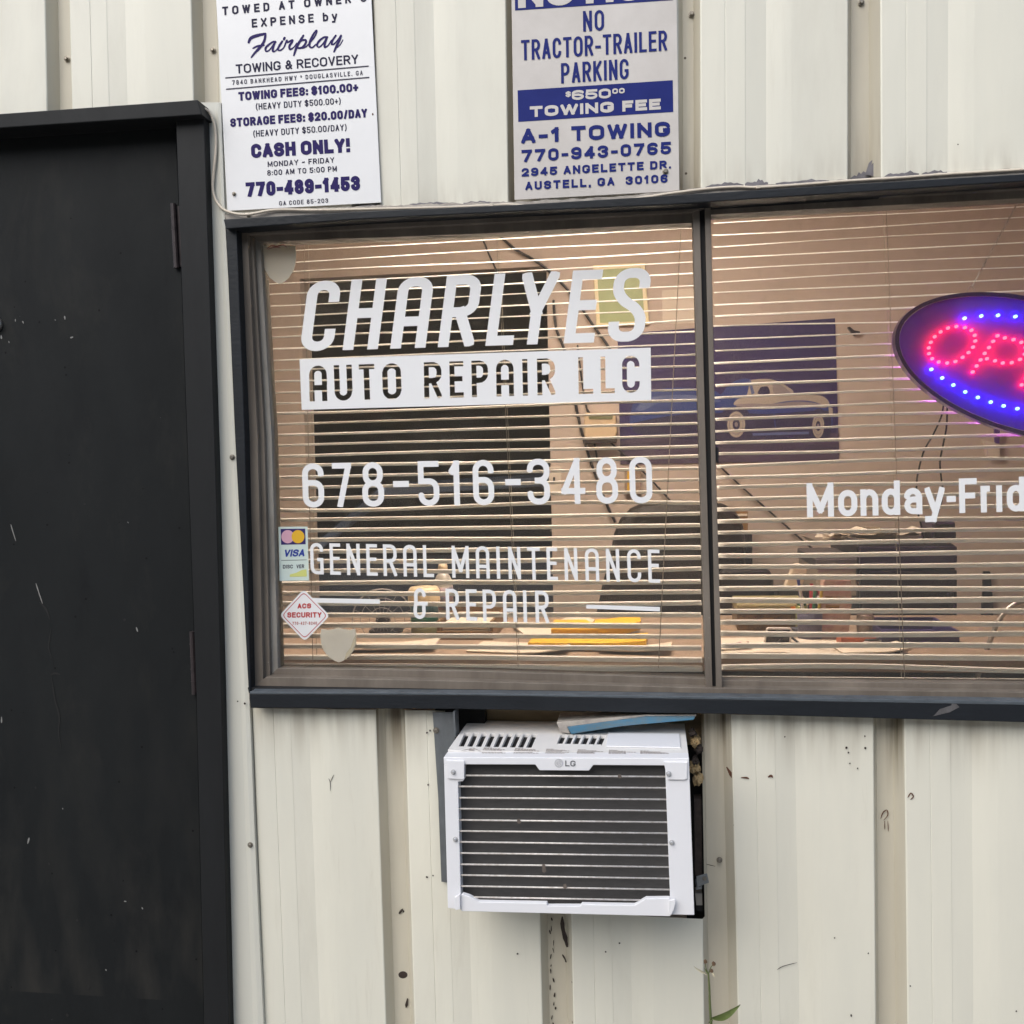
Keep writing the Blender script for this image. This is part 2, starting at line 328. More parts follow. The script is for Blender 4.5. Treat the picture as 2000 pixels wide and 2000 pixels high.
# ------------------------------------------------------------------ lettering: strokes -> scan-filled shapes
G = {
 'A': "0,0 .5,1 1,0;.16,.28 .84,.28", 'B': "0,0 0,1 .92,1r .92,.53r 0,.53;0,.53 1,.53r 1,0r 0,0", 'C': "1,.70b 1,1r 0,1r 0,0r 1,0r 1,.30b",
 'D': "0,0 0,1 1,1r 1,0r 0,0", 'E': "1,1 0,1 0,0 1,0;0,.52 .88,.52", 'F': "1,1 0,1 0,0;0,.5 .85,.5", 'G': "1,.76b 1,1r 0,1r 0,0r 1,0r 1,.42 .55,.42b",
 'H': "0,0 0,1;1,0 1,1;0,.52 1,.52", 'I': "0,0 0,1", 'K': "0,0 0,1;1,1 0,.38;.35,.56 1,0", 'L': "0,1 0,0 1,0", 'M': "0,0 0,1 .5,.15 1,1 1,0",
 'N': "0,0 0,1 1,0 1,1", 'O': "0,.5 0,1r 1,1r 1,0r 0,0r 0,.5", 'P': "0,0 0,1 1,1r 1,.45r 0,.45", 'R': "0,0 0,1 1,1r 1,.48r 0,.48;.5,.48 1,0",
 'S': "1,.78b 1,1r 0,1r 0,.53r 1,.53r 1,0r 0,0r 0,.24b", 'T': "0,1 1,1;.5,1 .5,0", 'U': "0,1 0,0r 1,0r 1,1", 'V': "0,1 .5,0 1,1", 'W': "0,1 .25,0 .5,.95 .75,0 1,1",
 'X': "0,0 1,1;0,1 1,0", 'Y': "0,1 .5,.45 1,1;.5,.45 .5,0",
 '0': "0,.5 0,1r 1,1r 1,0r 0,0r 0,.5", '1': "0,.76 .7,.98;.7,1 .7,0", '2': "0,.74b 0,1r 1,1r 1,.6 0,0 1,0", '3': "0,.79b 0,1r 1,1r 1,.53r .4,.53b;.4,.53b 1,.53r 1,0r 0,0r 0,.24b",
 '4': ".74,0 .74,1 0,.27 1,.27", '5': "1,1 .08,1 .04,.56 1,.6r 1,0r 0,0r 0,.21b", '6': "1,.84b 1,1r 0,1r 0,0r 1,0r 1,.53r 0,.53", '7': "0,1 1,1 .35,0",
 '8': ".5,1 .95,1r .95,.53r .05,.53r .05,1r .5,1;.5,.53 1,.53r 1,0r 0,0r 0,.53r .5,.53", '9': "0,.16b 0,0r 1,0r 1,1r 0,1r 0,.47r 1,.47",
 '&': "1,.0 .2,.72 .2,1r .75,1r .75,.62 0,.36 0,0r .65,0r 1,.4", '$': "1,.78b 1,1r 0,1r 0,.53r 1,.53r 1,0r 0,0r 0,.24b;.5,-.08 .5,1.08", '+': "0,.42 1,.42;.5,.1 .5,.74",
 ':': "0,.05 0,.06;0,.6 0,.61", '.': "0,0 0,.01", ',': "0,0 -.3,-.12", '-': "0,.4 1,.4", '/': "0,-.02 1,1.02", '!': "0,.36b 0,1;0,0 0,.01", "'": "0,.8 0,1",
 '(': "1,1.05 0,.75r 0,.15r 1,-.15", ')': "0,1.05 1,.75r 1,.15r 0,-.15", '~': "0,.35 .3,.5 .7,.35 1,.5", '*': "0,.6 1,.9;0,.9 1,.6;.5,.55 .5,.95",
 'a': "0,.54b 0,.72r .95,.72r .95,0;.95,.42 0,.42r 0,0r .95,.02", 'b': "0,1 0,0;0,.36 0,.72r 1,.72r 1,0r 0,0r 0,.36", 'd': "1,1 1,0;1,.36 1,.72r 0,.72r 0,0r 1,0r 1,.36",
 'i': "0,0 0,.72", 'n': "0,0 0,.72;0,.36 0,.72r 1,.72r 1,0", 'o': "0,.36 0,.72r 1,.72r 1,0r 0,0r 0,.36", 'r': "0,0 0,.72;0,.36 0,.72r 1,.72b", 'y': "0,.72 .5,0;1,.72 .4,-.28 0,-.28",
}
GSQ = dict(G)
GSQ.update({'A': "0,0 0,1r 1,1r 1,0;0,.36 1,.36", 'G': "1,.74b 1,1r 0,1r 0,0r 1,0 1,.47 .55,.47b", 'C': "1,.72b 1,1r 0,1r 0,0r 1,0r 1,.28b", 'S': "1,.76b 1,1r 0,1r 0,.62r 1,.40r 1,0r 0,0r 0,.24b", '6': "1,.74b 1,1r 0,1r 0,0r 1,0r 1,.57r 0,.57",
  '&': ".85,.78b .85,1r .1,1r .1,.5 1.0,.5;.1,.5 0,.4r 0,0r .8,0r .8,.5", '5': "1,1 0,1 0,.56 1,.56r 1,0r 0,0r 0,.24b", '1': "0,.8 .75,1;.75,1 .75,0", '4': ".72,0 .72,1 0,.25 1,.25",
  'M': "0,0 0,1 .5,.2 1,1 1,0", '3': "0,.75b 0,1r 1,1r 1,.53r .45,.53;.45,.53 1,.53r 1,0r 0,0r 0,.25b", '-': "0,.5 1,.5"})
WID = {'I': .0, '.': 0, ',': 0, ':': 0, '!': 0, "'": 0, 'i': 0, 'M': 1.25, 'W': 1.5, '1': .5, '-': .5, ' ': .45, '(': .28, ')': .28, 'O': 1.1, 'G': 1.08, 'L': .85, 'E': .88, 'F': .82,
       'r': .6, '/': .5, '*': .45, '+': .8, 'a': .85, 'n': .82, 'o': .9, 'd': .85, 'b': .85, 'y': .9, '~': .7}

def parse(spec, cw, ch, hw, cfx, cfy):
    """-> list of (points, sharp flags) in letter units; corners marked r are rounded with elliptic arcs"""
    paths = []
    for part in spec.split(';'):
        pts = []
        for tok in part.split():
            rr = tok[-1] if tok[-1] in 'rb' else ''; u, v = (float(q) for q in tok.rstrip('rb').split(','))
            pts.append((np.array([hw + u * cw, hw + v * ch]), rr))
        out = [(pts[0][0], 'b' if pts[0][1] == 'b' else True)]
        for i in range(1, len(pts) - 1):
            p, rr = pts[i]
            if rr != 'r': out.append((p, True)); continue
            def lim(j):
                d = pts[j][0] - p; L = np.linalg.norm(d)
                if L < 1e-6: return d, 0
                u = d / L
                r = abs(u[0]) * cfx + abs(u[1]) * cfy
                return u, min(r, L * (.5 if pts[j][1] == 'r' else 1))
            (u1, r1), (u2, r2) = lim(i - 1), lim(i + 1)
            a, b = p + u1 * r1, p + u2 * r2
            for k in range(9):
                t = k / 8; c1, c2 = a + (p - a) * .552, b + (p - b) * .552
                out.append(((1 - t) ** 3 * a + 3 * t * (1 - t) ** 2 * c1 + 3 * t * t * (1 - t) * c2 + t ** 3 * b, False))
        out.append((pts[-1][0], 'b' if pts[-1][1] == 'b' else True))
        paths.append(out)
    return paths

def seg_fill(paths, X, Y, hw):
    ins = np.zeros(X.shape, bool)
    for path in paths:
        for (a, sa), (b, sb) in zip(path[:-1], path[1:]):
            d = b - a; L = np.linalg.norm(d)
            if L < 1e-7: continue
            d = d / L
            t = (X - a[0]) * d[0] + (Y - a[1]) * d[1]; s = np.abs((X - a[0]) * d[1] - (Y - a[1]) * d[0])
            ins |= (s <= hw) & (t >= (-hw if sa is True else 0)) & (t <= L + (hw if sb is True else 0))
            for p, sh in ((a, sa), (b, sb)):
                if not sh: ins |= ((X - p[0]) ** 2 + (Y - p[1]) ** 2 <= hw * hw)
    return ins

def runs(ins, x0, dx, y0, dy):
    out = []
    for j in range(ins.shape[0]):
        r = ins[j].astype(np.int8); e = np.diff(np.concatenate(([0], r, [0])))
        for a, b in zip(np.where(e == 1)[0], np.where(e == -1)[0]):
            out.append((x0 + a * dx, x0 + b * dx, y0 + j * dy, y0 + (j + 1) * dy))
    # merge identical runs of consecutive rows (vertical stems)
    out.sort(key=lambda q: (q[0], q[1], q[2])); mg = []
    for q in out:
        if mg and abs(mg[-1][0] - q[0]) < 1e-9 and abs(mg[-1][1] - q[1]) < 1e-9 and abs(mg[-1][3] - q[2]) < 1e-9: mg[-1] = (q[0], q[1], mg[-1][2], q[3])
        else: mg.append(q)
    return mg

def glyph(ch, W, H, sw, font, asp=1.0, cf=None):
    """filled rectangles of one letter W wide, H high, stroke sw (horizontal strokes sw/asp)"""
    g = (GSQ if font == 'sq' else G).get(ch)
    if g is None: return []
    H2 = H * asp; hw = sw / 2; cw, chh = max(W - sw, 0), H2 - sw
    if font == 'sq': cfx = cfy = sw * (cf or .85)
    else: cfx, cfy = cw * .5, min(chh * .26, cw * .75)
    paths = parse(g, cw, chh, hw, cfx, cfy)
    desc = ch in ",y()$/"
    ylo, yhi = (-.42 * H2, 1.2 * H2) if desc else (0, H2)
    n = int(min(260, max(14, H * 1.7))) ; dy = H2 / n
    xm = sw if ch in ",($)" else 0
    x0, x1 = -xm, W + xm; nx = max(8, int((x1 - x0) / (H / n) * 2)); dx = (x1 - x0) / nx
    ny = int(round((yhi - ylo) / dy))
    X, Y = np.meshgrid(x0 + (np.arange(nx) + .5) * dx, ylo + (np.arange(ny) + .5) * dy)
    return [(a, b, c / asp, d / asp) for a, b, c, d in runs(seg_fill(paths, X, Y, hw), x0, dx, ylo, dy)]

def text(mb, s, p0, p1, h0, h1=None, sw=None, lean=0.0, Y=0, font='rd', boxes=None, gap=.28, asp=1.0, mi=0, slant=0.0, cf=None, fn=None):
    """p0,p1: baseline ends in photo pixels; h0,h1 cap heights there; lean: pixels right per pixel up"""
    h1 = h1 or h0; Wt = math.hypot(p1[0] - p0[0], p1[1] - p0[1]); sw = sw or h0 * .16
    if boxes is None:
        rel = [WID.get(c, 1.0) for c in s]
        # width of each letter = sw + rel*k ; gaps = gap*k+...
        g = gap * h0; fixed = sum(0 if c == ' ' else sw for c in s) + g * (len(s) - 1)
        k = (Wt - fixed) / max(sum(rel), .01); x = 0; boxes = []
        for c, r in zip(s, rel):
            wd = (0 if c == ' ' else sw) + r * k; boxes.append((x, x + wd)); x += wd + g
    else: boxes = [(a - p0[0], b - p0[0]) for a, b in boxes]
    def mp(x, y):
        t = x / Wt; hh = lerp(h0, h1, t) / h0
        return (lerp(p0[0], p1[0], t) + (lean + slant) * y * hh, lerp(p0[1], p1[1], t) - y * hh)
    rects = []
    for c, (a, b) in zip(s, boxes):
        if c == ' ': continue
        for x0, x1, y0, y1 in glyph(c, b - a, h0, sw, font, asp, cf): rects.append((a + x0, a + x1, y0, y1))
    if fn: return fn(rects, mp)
    for x0, x1, y0, y1 in rects:
        q = [at(*mp(x, y), Y) for x, y in ((x0, y0), (x1, y0), (x1, y1), (x0, y1))]
        mb.add(q, [(0, 1, 2, 3)], mi)

def brush(mb, paths, Y, mi=0, step=.6):
    """script lettering: polylines of (px,py,width) filled as one shape"""
    segs = [(np.array(a[:2], float), np.array(b[:2], float), a[2] / 2, b[2] / 2) for p in paths for a, b in zip(p[:-1], p[1:])]
    allp = np.array([q[:2] for p in paths for q in p]); x0, y0 = allp.min(0) - 6; x1, y1 = allp.max(0) + 6
    nx, ny = int((x1 - x0) / (step * .6)), int((y1 - y0) / step)
    X, Yg = np.meshgrid(x0 + (np.arange(nx) + .5) * step * .6, y0 + (np.arange(ny) + .5) * step)
    ins = np.zeros(X.shape, bool)
    for a, b, ra, rb in segs:
        d = b - a; L2 = max((d ** 2).sum(), 1e-6)
        t = np.clip(((X - a[0]) * d[0] + (Yg - a[1]) * d[1]) / L2, 0, 1)
        ins |= (X - a[0] - t * d[0]) ** 2 + (Yg - a[1] - t * d[1]) ** 2 <= (ra + (rb - ra) * t) ** 2
    for a, b, c, d in runs(ins, x0, step * .6, y0, step):
        mb.add([at(a, d, Y), at(b, d, Y), at(b, c, Y), at(a, c, Y)], [(0, 1, 2, 3)], mi)

def screw(parent, px, py, Y, r=.006, name='screw', m='screw'):
    c = at(px, py, Y); mb = MB()
    mb.lathe(c, [(r * 1.5, 0), (r * 1.5, .0015), (r, .0018), (r, .0045), (r * .7, .0058), (0.0004, .0058)], axis='y', seg=12)
    return mb.build(name, m, parent, smooth=False)

def ibox(px0, py0, px1, py1, y0, depth):
    a, b = at(px0, py0, y0), at(px1, py1, y0)
    return (min(a.x, b.x), max(a.x, b.x), y0, y0 + depth, min(a.z, b.z), max(a.z, b.z))
exec_parts = []
del exec_parts
# ================================================================== the setting
mb = MB(); mb.box(-60, 60, -60, .0, -.4, 0); struct(mb.build('ground', 'concrete'))
mb = MB(); mb.box(-3.4, 3.6, .14, 3.0, -.3, .02); struct(mb.build('floor', 'floor_in'))

# far woods on the other side of the yard (they only show as reflections in the panes)
rng = random.Random(3); mb = MB()
def wtop(x): return 10.5 + 1.8 * mnoise.noise(Vector((x * .16, 0, 1))) + 1.0 * mnoise.noise(Vector((x * .6, 3, 1)))
for i in range(9000):
    x = rng.uniform(-32, 32); z = wtop(x) * (1 - rng.random() ** 1.25 * .99); y = -21 + rng.uniform(-1.2, 2.4)
    c = Vector((x, y, z)); s = rng.uniform(.22, .5); n = Vector((rng.uniform(-1, 1), rng.uniform(.1, 1), rng.uniform(-.6, 1))).normalized()
    a = n.orthogonal().normalized(); b = n.cross(a)
    mb.add([c + a * s, c + b * s * .6, c - a * s, c - b * s * .6], [(0, 1, 2, 3)])
N = 90; lo = [Vector((-32 + 64 * k / N, -22.3 + .8 * mnoise.noise(Vector((k * .3, 0, 0))), 0)) for k in range(N + 1)]
vs = []
for k in range(N + 1):
    for q in range(9): vs.append(Vector((lo[k].x + rng.uniform(-.2, .2), lo[k].y + 1.0 * mnoise.noise(Vector((k * .35, q * .7, 4))), (wtop(lo[k].x) - .7) * q / 8)))
mb.add(vs, [(k * 9 + q, (k + 1) * 9 + q, (k + 1) * 9 + q + 1, k * 9 + q + 1) for k in range(N) for q in range(8)])
tag(mb.build('far_woods', 'woods'), 'dense green woods far across the yard', 'woods', kind='stuff')

# ================================================================== metal wall
building = thing('metal_wall', 'cream ribbed metal panel wall round the black door and office window', 'wall', (0, 0, 0))
def gx(pxs, py): return [at(p, py, 0).x for p in pxs]
UL0, UL1 = gx([86, 372.7, 676, 988, 1325, 1657], 0), gx([94, 382, 686, 992.7, 1326, 1656], 380)
UR0, UR1 = gx([134.6, 424, 730, 1040, 1369, 1721], 0), gx([145, 434, 742, 1046, 1370, 1722], 380)
LL0, LL1 = gx([734, 1045, 1366, 1706], 1395), gx([754.5, 1060, 1376, 1711], 2000)
LR0, LR1 = gx([791, 1108, 1429, 1767], 1395), gx([810.5, 1121, 1443, 1774], 2000)
def extend(L0, R0, L1, R1, lo, hi):
    p = (L0[-1] - L0[0]) / (len(L0) - 1); wv = R0[0] - L0[0]
    while L0[-1] < hi:
        for A, B in ((L0, R0), (L1, R1)): A.append(A[-1] + p); B.append(A[-1] + wv)
    while L0[0] > lo:
        for A, B in ((L0, R0), (L1, R1)): A.insert(0, A[0] - p); B.insert(0, A[0] + wv)
extend(UL0, UR0, UL1, UR1, -3.3, 3.2); extend(LL0, LR0, LL1, LR1, -3.3, 3.2)
GD = .030
def profile(L, R):
    """(x, y, material) along the sheet: wide pans with a shallow stiffening crease, narrow deep grooves"""
    out = []
    for i in range(len(L) - 1):
        l, r, nl = L[i], R[i], L[i + 1]; s = min(.017, (r - l) * .3)
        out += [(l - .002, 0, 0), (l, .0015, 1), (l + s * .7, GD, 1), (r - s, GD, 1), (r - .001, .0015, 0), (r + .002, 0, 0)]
        wv = nl - r
        for t, y in ((.165, 0), (.169, .0009), (.175, 0.0003), (.303, .0003), (.310, .0010), (.45, .0048), (.56, .0012), (.62, 0)): out.append((r + wv * t, y, 0))
    return out
PU0, PU1, PL0, PL1 = profile(UL0, UR0), profile(UL1, UR1), profile(LL0, LR0), profile(LL1, LR1)
zt0, zt1 = at(1000, 0, 0).z, at(1000, 380, 0).z
zl0, zl1 = at(1000, 1395, 0).z, at(1000, 2000, 0).z
def sheet(name, P0, P1, za, zb_, top, bot, holes=(), rows=14):
    """panel sheet; bot/top: functions of x giving the sheet's ends; dents add slight waviness"""
    mb = MB(); n = len(P0)
    def pt(i, z):
        t = (z - za) / (zb_ - za); x = lerp(P0[i][0], P1[i][0], t); y = lerp(P0[i][1], P1[i][1], t)
        y += .0012 * mnoise.noise(Vector((x * 5, z * 3, 2.0))) + .0006 * mnoise.noise(Vector((x * 22, z * 9, 5.0)))
        return Vector((x, y, z))
    for i in range(n - 1):
        xm = (P0[i][0] + P0[i + 1][0]) / 2; ztop, zbot = top(xm), bot(xm)
        if ztop - zbot < .01: continue
        zs = [zbot + (ztop - zbot) * k / rows for k in range(rows + 1)]
        for hx0, hx1, hz0, hz1 in holes:
            if P0[i + 1][0] > hx0 and P0[i][0] < hx1: zs = sorted([z for z in zs if not hz0 - .02 < z < hz1 + .02] + [hz0, hz1])
        for a, b in zip(zs[:-1], zs[1:]):
            if any(P0[i + 1][0] > h[0] + .0005 and P0[i][0] < h[1] - .0005 and a >= h[2] - 1e-6 and b <= h[3] + 1e-6 for h in holes): continue
            mb.add([pt(i, a), pt(i + 1, a), pt(i + 1, b), pt(i, b)], [(0, 1, 2, 3)], P0[i][2])
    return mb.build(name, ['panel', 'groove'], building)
X_STRIP0, X_STRIP1 = at(415, 800, 0).x, at(460, 900, 0).x
X_WIN0, X_WIN1 = at(450, 900, 0).x, at(2360, 900, 0).x
X_DOOR0, X_DOOR1 = at(420, 900, 0).x - 1.13, at(420, 900, 0).x - .01
Z_DOOR = at(300, 215, 0).z
def up_bot(x):
    if X_DOOR0 < x < X_DOOR1: return Z_DOOR
    if X_DOOR1 <= x < X_WIN0 + .03: return 0.0 if x < X_STRIP1 - .06 else Z_HEAD
    if x < X_WIN1: return Z_HEAD
    return 0.0
sheet('upper_panel', PU0, PU1, zt0, zt1, lambda x: 3.4, up_bot)
HOLE = (at(872, 1500, 0).x, at(1372, 1500, 0).x, at(1100, 1783, 0).z, 9.0)
HOLE = (HOLE[0], HOLE[1], HOLE[2], Z_SILL)
def insert(P0, P1, x):
    for i in range(len(P0) - 1):
        if P0[i][0] < x < P0[i + 1][0]:
            t = (x - P0[i][0]) / (P0[i + 1][0] - P0[i][0])
            P0.insert(i + 1, (x, lerp(P0[i][1], P0[i + 1][1], t), P0[i][2])); P1.insert(i + 1, (lerp(P1[i][0], P1[i + 1][0], t), lerp(P1[i][1], P1[i + 1][1], t), P1[i][2])); return
insert(PL0, PL1, HOLE[0]); insert(PL0, PL1, HOLE[1])
XS = at(480, 1400, 0).x
def low_top(x): return Z_SILL if XS < x < X_WIN1 else -1
sheet('lower_panel', PL0, PL1, zl0, zl1, low_top, lambda x: 0.0, [HOLE], rows=20)
# flat trim strip between door and window, with a slight fold
mb = MB()
ys = [200, 420, 660, 900, 1120, 1351, 1600, 1800, 2000, 2260]
lx = [392, 400, 408, 415, 420, 426, 433, 438, 442, 448]; rx = [431, 439, 452, 464, 475, 486.5, 496, 505, 514.5, 526]
for k in range(len(ys) - 1):
    for (a, ya), (b, yb) in (((0, -.004), (.72, -.006)), ((.72, -.006), (.86, -.0095)), ((.86, -.0095), (1, -.0085))):
        q = [at(lerp(lx[k], rx[k], a), ys[k], ya), at(lerp(lx[k], rx[k], b), ys[k], yb), at(lerp(lx[k + 1], rx[k + 1], b), ys[k + 1], yb), at(lerp(lx[k + 1], rx[k + 1], a), ys[k + 1], ya)]
        mb.add(q, [(3, 2, 1, 0)])
    q0, q1 = at(rx[k], ys[k], -.0085), at(rx[k + 1], ys[k + 1], -.0085)
    mb.add([q0, q1, Vector((q1.x, .02, q1.z)), Vector((q0.x, .02, q0.z))], [(3, 2, 1, 0)])
mb.build('trim_strip', 'strip', building)
for px, py, Y in ((130.5, 115, .028), (416, 98, .028), (1350.7, 28, .028), (1682, 5, .028), (454, 893, -.009), (489, 1650, -.009), (1405, 1679, .02)):
    screw(building, px, py, Y, .0042)
# ragged old sealant and bare patches along the window head
rr = random.Random(5); mb = MB(); mb2 = MB()
base = [(436, 424), (560, 413), (745, 405), (1000, 398), (1200, 388), (1390, 369), (1572, 361), (1850, 341), (2005, 331), (2350, 308)]
def ybase(px): return np.interp(px, [b[0] for b in base], [b[1] for b in base])
pts = [(px, ybase(px) + 12) for px in range(2340, 436, -8)] ; up_ = []
for px in range(438, 2340, 5): up_.append((px, ybase(px) - 2 - 4.5 * abs(mnoise.noise(Vector((px * .021, 1, 0)))) - 2 * rr.random()))
mb.prism(pts + up_, -.009, .0); mb.build('sealant', 'caulk', building)
for px0, px1, hh in ((700, 748, 4), (800, 880, 6), (905, 960, 5), (1378, 1452, 10), (1455, 1500, 14), (1515, 1620, 9), (1660, 1712, 16), (1728, 1795, 12), (1800, 1850, 8)):
    n = 12; lo = [(lerp(px0, px1, k / n), ybase(lerp(px0, px1, k / n)) - 1) for k in range(n + 1)]
    hi = [(p[0], p[1] - 2 - hh * (.45 + .55 * rr.random()) * math.sin(math.pi * (i + .6) / (n + 1.2)) ** .5) for i, p in enumerate(lo)]
    mb2.flat(lo + hi[::-1], -.0035 if not 1655 < px0 < 1720 else .026)
mb2.flat([(1690, 340), (1697, 318), (1704, 312), (1702, 322), (1712, 311), (1706, 328), (1708, 345)], .02)
mb2.build('bare_patch', 'peel', building)
# small marks on the lower panels: chips, scuffs, twig-like scratches
mb = MB(); mb3 = MB()
def streak(m_, pts, wv, Y=-.002):
    P = smooth_path(pts, 3); n = len(P); L = []; R = []
    for i, p in enumerate(P):
        d = P[min(i + 1, n - 1)] - P[max(i - 1, 0)]; d = d / (np.linalg.norm(d) + 1e-6); nn = np.array([-d[1], d[0]]); r = wv / 2 * (math.sin(math.pi * (i + .35) / (n - .3)) ** .6) * rr.uniform(.7, 1.2)
        L.append(tuple(p + nn * r)); R.append(tuple(p - nn * r))
    m_.flat(L + R[::-1], Y)
streak(mb, [(1419, 1498), (1428, 1513), (1440, 1531)], 6, .004); streak(mb, [(1440, 1531), (1442, 1540), (1437, 1547)], 4, .001); streak(mb, [(1447, 1519), (1458, 1519), (1463, 1521)], 4); streak(mb, [(1500, 1518), (1506, 1515), (1509, 1519)], 5)
streak(mb, [(1720, 1600), (1724, 1588), (1732, 1582), (1734, 1592), (1726, 1602)], 2.5, .026); streak(mb, [(1728, 1603), (1728, 1620)], 2, .026); streak(mb, [(1734, 1603), (1735, 1624)], 2, .026)
streak(mb, [(1773, 1558), (1779, 1549), (1784, 1556), (1778, 1562)], 3.4)
streak(mb3, [(642, 1520), (645, 1530), (645, 1545)], 1.4); streak(mb3, [(645, 1528), (652, 1513)], 1.3); streak(mb3, [(1518, 1894), (1530, 1887), (1557, 1880)], 1.5); streak(mb3, [(1662, 1981), (1663, 1986)], 3)
streak(mb3, [(1380, 1688), (1397, 1692)], 1.6, .01)
for px, py, r in ((788, 1780, 3), (1690, 1461, 3), (1653, 1460, 3.2), (1657, 1470, 2.2), (1660, 1491, 2), (1675, 1501, 2), (1689, 1438, 2), (1533, 1439, 1.8), (834, 1431, 2.4), (840, 1427, 2.4), (836, 1533, 2.4), (834, 1713, 2.6), (846, 1710, 2), (1630, 1832, 2), (1696, 1862, 2), (1778, 1926, 2.2), (1985, 1975, 2.4), (1210, 1842, 2.4), (1183, 1859, 2), (1011, 1863, 2.6), (530, 29, 1.8), (1871, 282, 2), (464, 1370, 2.2), (478, 1374, 2.6)):
    r *= .8
    mb3.flat([(px + r * math.cos(a) * rr.uniform(.7, 1.2), py + r * math.sin(a) * rr.uniform(.7, 1.3)) for a in [k * math.pi / 4 for k in range(8)]], -.0135 if px < 480 else -.0025)
for px, py, r in ((787, 1904, 9),):
    mb3.flat([(px + r * math.cos(a), py + r * .8 * math.sin(a)) for a in [k * math.pi / 6 for k in range(12)]], .0295)
streak(mb3, [(787, 1775), (782, 1781), (779, 1785)], 5, .027); streak(mb3, [(796, 1950), (793, 1968)], 5, .027)
for k in range(15):
    x = 1078 + rr.uniform(-5, 9); y = 1790 + k * 15 + rr.uniform(-4, 4); streak(mb3, [(x, y), (x + rr.uniform(-2, 3), y + rr.uniform(4, 12))], rr.uniform(1.5, 3.5), .027)
streak(mb3, [(1098, 1790), (1099, 1812), (1104, 1832), (1108, 1850)], 9, .012); streak(mb3, [(1098, 1864), (1103, 1872), (1106, 1880)], 4, .015)
mb.build('rust_mark', 'rust', building); mb3.build('dark_mark', 'dark_wood', building)

# ================================================================== door
door = thing('steel_door', 'tall charcoal painted steel door with scuffed leaf, left of the window', 'door', (at(200, 900, 0).x, 0, 0))
mb = MB(); pl = [(-700, 262), (0, 255), (343, 236), (350, 400), (384, 1354), (398, 1952), (405, 2260), (-700, 2260)]
mb.prism(pl, .012, .055); leaf = mb.build('leaf', 'door', door, .002)
mb = MB(); mb.prism([(343, 226), (398, 221), (420, 888), (431, 1300), (447, 2000), (453, 2260), (404, 2260), (397.5, 1952), (383.5, 1354), (349.5, 400)], -.030, .06); mb.build('jamb', 'jamb', door, .0015)
mb = MB(); mb.prism([(-740, 262), (-690, 262), (-690, 2260), (-740, 2260)], -.030, .06); mb.build('jamb', 'jamb', door, .0015)
mb = MB(); mb.prism([(-760, 274), (0, 222), (386, 194.5), (394, 224), (0, 250), (-760, 302)], -.055, .05); mb.build('header', 'jamb', door, .002)
for q in ([(333.5, 399), (343, 397), (350, 523), (340, 524)], [(370, 1235), (381, 1232), (386, 1355), (374, 1356)]):
    mb = MB(); a, b = at(*q[0], .006), at(*q[3], .006); c, d = at(*q[1], .006), at(*q[2], .006)
    mb.tube([lerp(a, c, .5), lerp(b, d, .5)], .0065, 10)
    mb.box(min(a.x, b.x) + .004, max(c.x, d.x) + .004, .009, .013, b.z + .004, a.z - .004)
    for t in (.2, .4, .6, .8):
        p = lerp(lerp(a, c, .5), lerp(b, d, .5), t); mb.tube([p - Vector((0, 0, .0007)), p + Vector((0, 0, .0007))], .0071, 10)
    mb.build('hinge', 'hinge', door)
mb = MB(); mb.lathe(at(-7, 634, .012), [(.017, 0), (.0165, .006), (.012, .011), (.009, .018), (.0005, .019)], 'y', 20); mb.build('lock', 'silver', leaf, smooth=True)
mb = MB(); mb.lathe(at(-75, 900, .012), [(.026, 0), (.025, .006), (.012, .012), (.012, .03), (.026, .045), (.028, .058), (.02, .068), (.0005, .07)], 'y', 20); mb.build('knob', 'silver', leaf, smooth=True)
chip = mat('pale_scuff', (.20, .20, .19), .6); scar = mat('black_scar', (.003, .003, .003), .7); fade = mat('worn_paint', (.019, .0185, .017), .65)
mb = MB()
for pts, wv in (([(21, 1024), (25, 1038), (31, 1057)], 2.6), ([(70, 1139), (75, 1155), (83, 1179)], 3), ([(44, 627), (46, 632)], 3), ([(30, 623), (30, 628)], 2.4), ([(126, 617), (127, 624)], 4), ([(107, 624), (109, 626)], 2), ([(137, 660), (143, 658)], 4), ([(2, 655), (3, 662)], 4), ([(17, 666), (18, 670)], 2), ([(54, 1648), (57, 1636)], 4), ([(266, 1225), (269, 1234)], 3.4), ([(3, 1400), (3, 1412)], 3.5), ([(242, 1760), (247, 1761)], 3), ([(277, 1772), (279, 1776)], 3), ([(122, 1578), (123, 1581)], 2.5), ([(206, 1893), (208, 1896)], 3), ([(249, 1019), (251, 1022)], 1.8)):
    streak(mb, pts, wv * .8, .0112)
mb.build('paint_chip', chip, leaf)
mb = MB()
for pts, wv in (([(77, 1176), (90, 1190), (97, 1210)], 4), ([(101, 1225), (97, 1245), (95, 1265), (104, 1293)], 3), ([(98, 1318), (108, 1315), (118, 1318)], 5), ([(100, 1318), (103, 1340), (108, 1370), (116, 1400), (114, 1430), (119, 1460)], 4), ([(243, 1208), (244, 1213)], 6), ([(165, 983), (166, 986)], 5), ([(69, 1536), (70, 1541)], 5), ([(150, 1795), (152, 1800)], 8), ([(174, 1925), (171, 1932)], 7), ([(130, 1980), (133, 1986)], 6), ([(95, 1685), (97, 1690)], 5)):
    streak(mb, pts, wv * .8, .0112)
mb.build('scratch', scar, leaf)

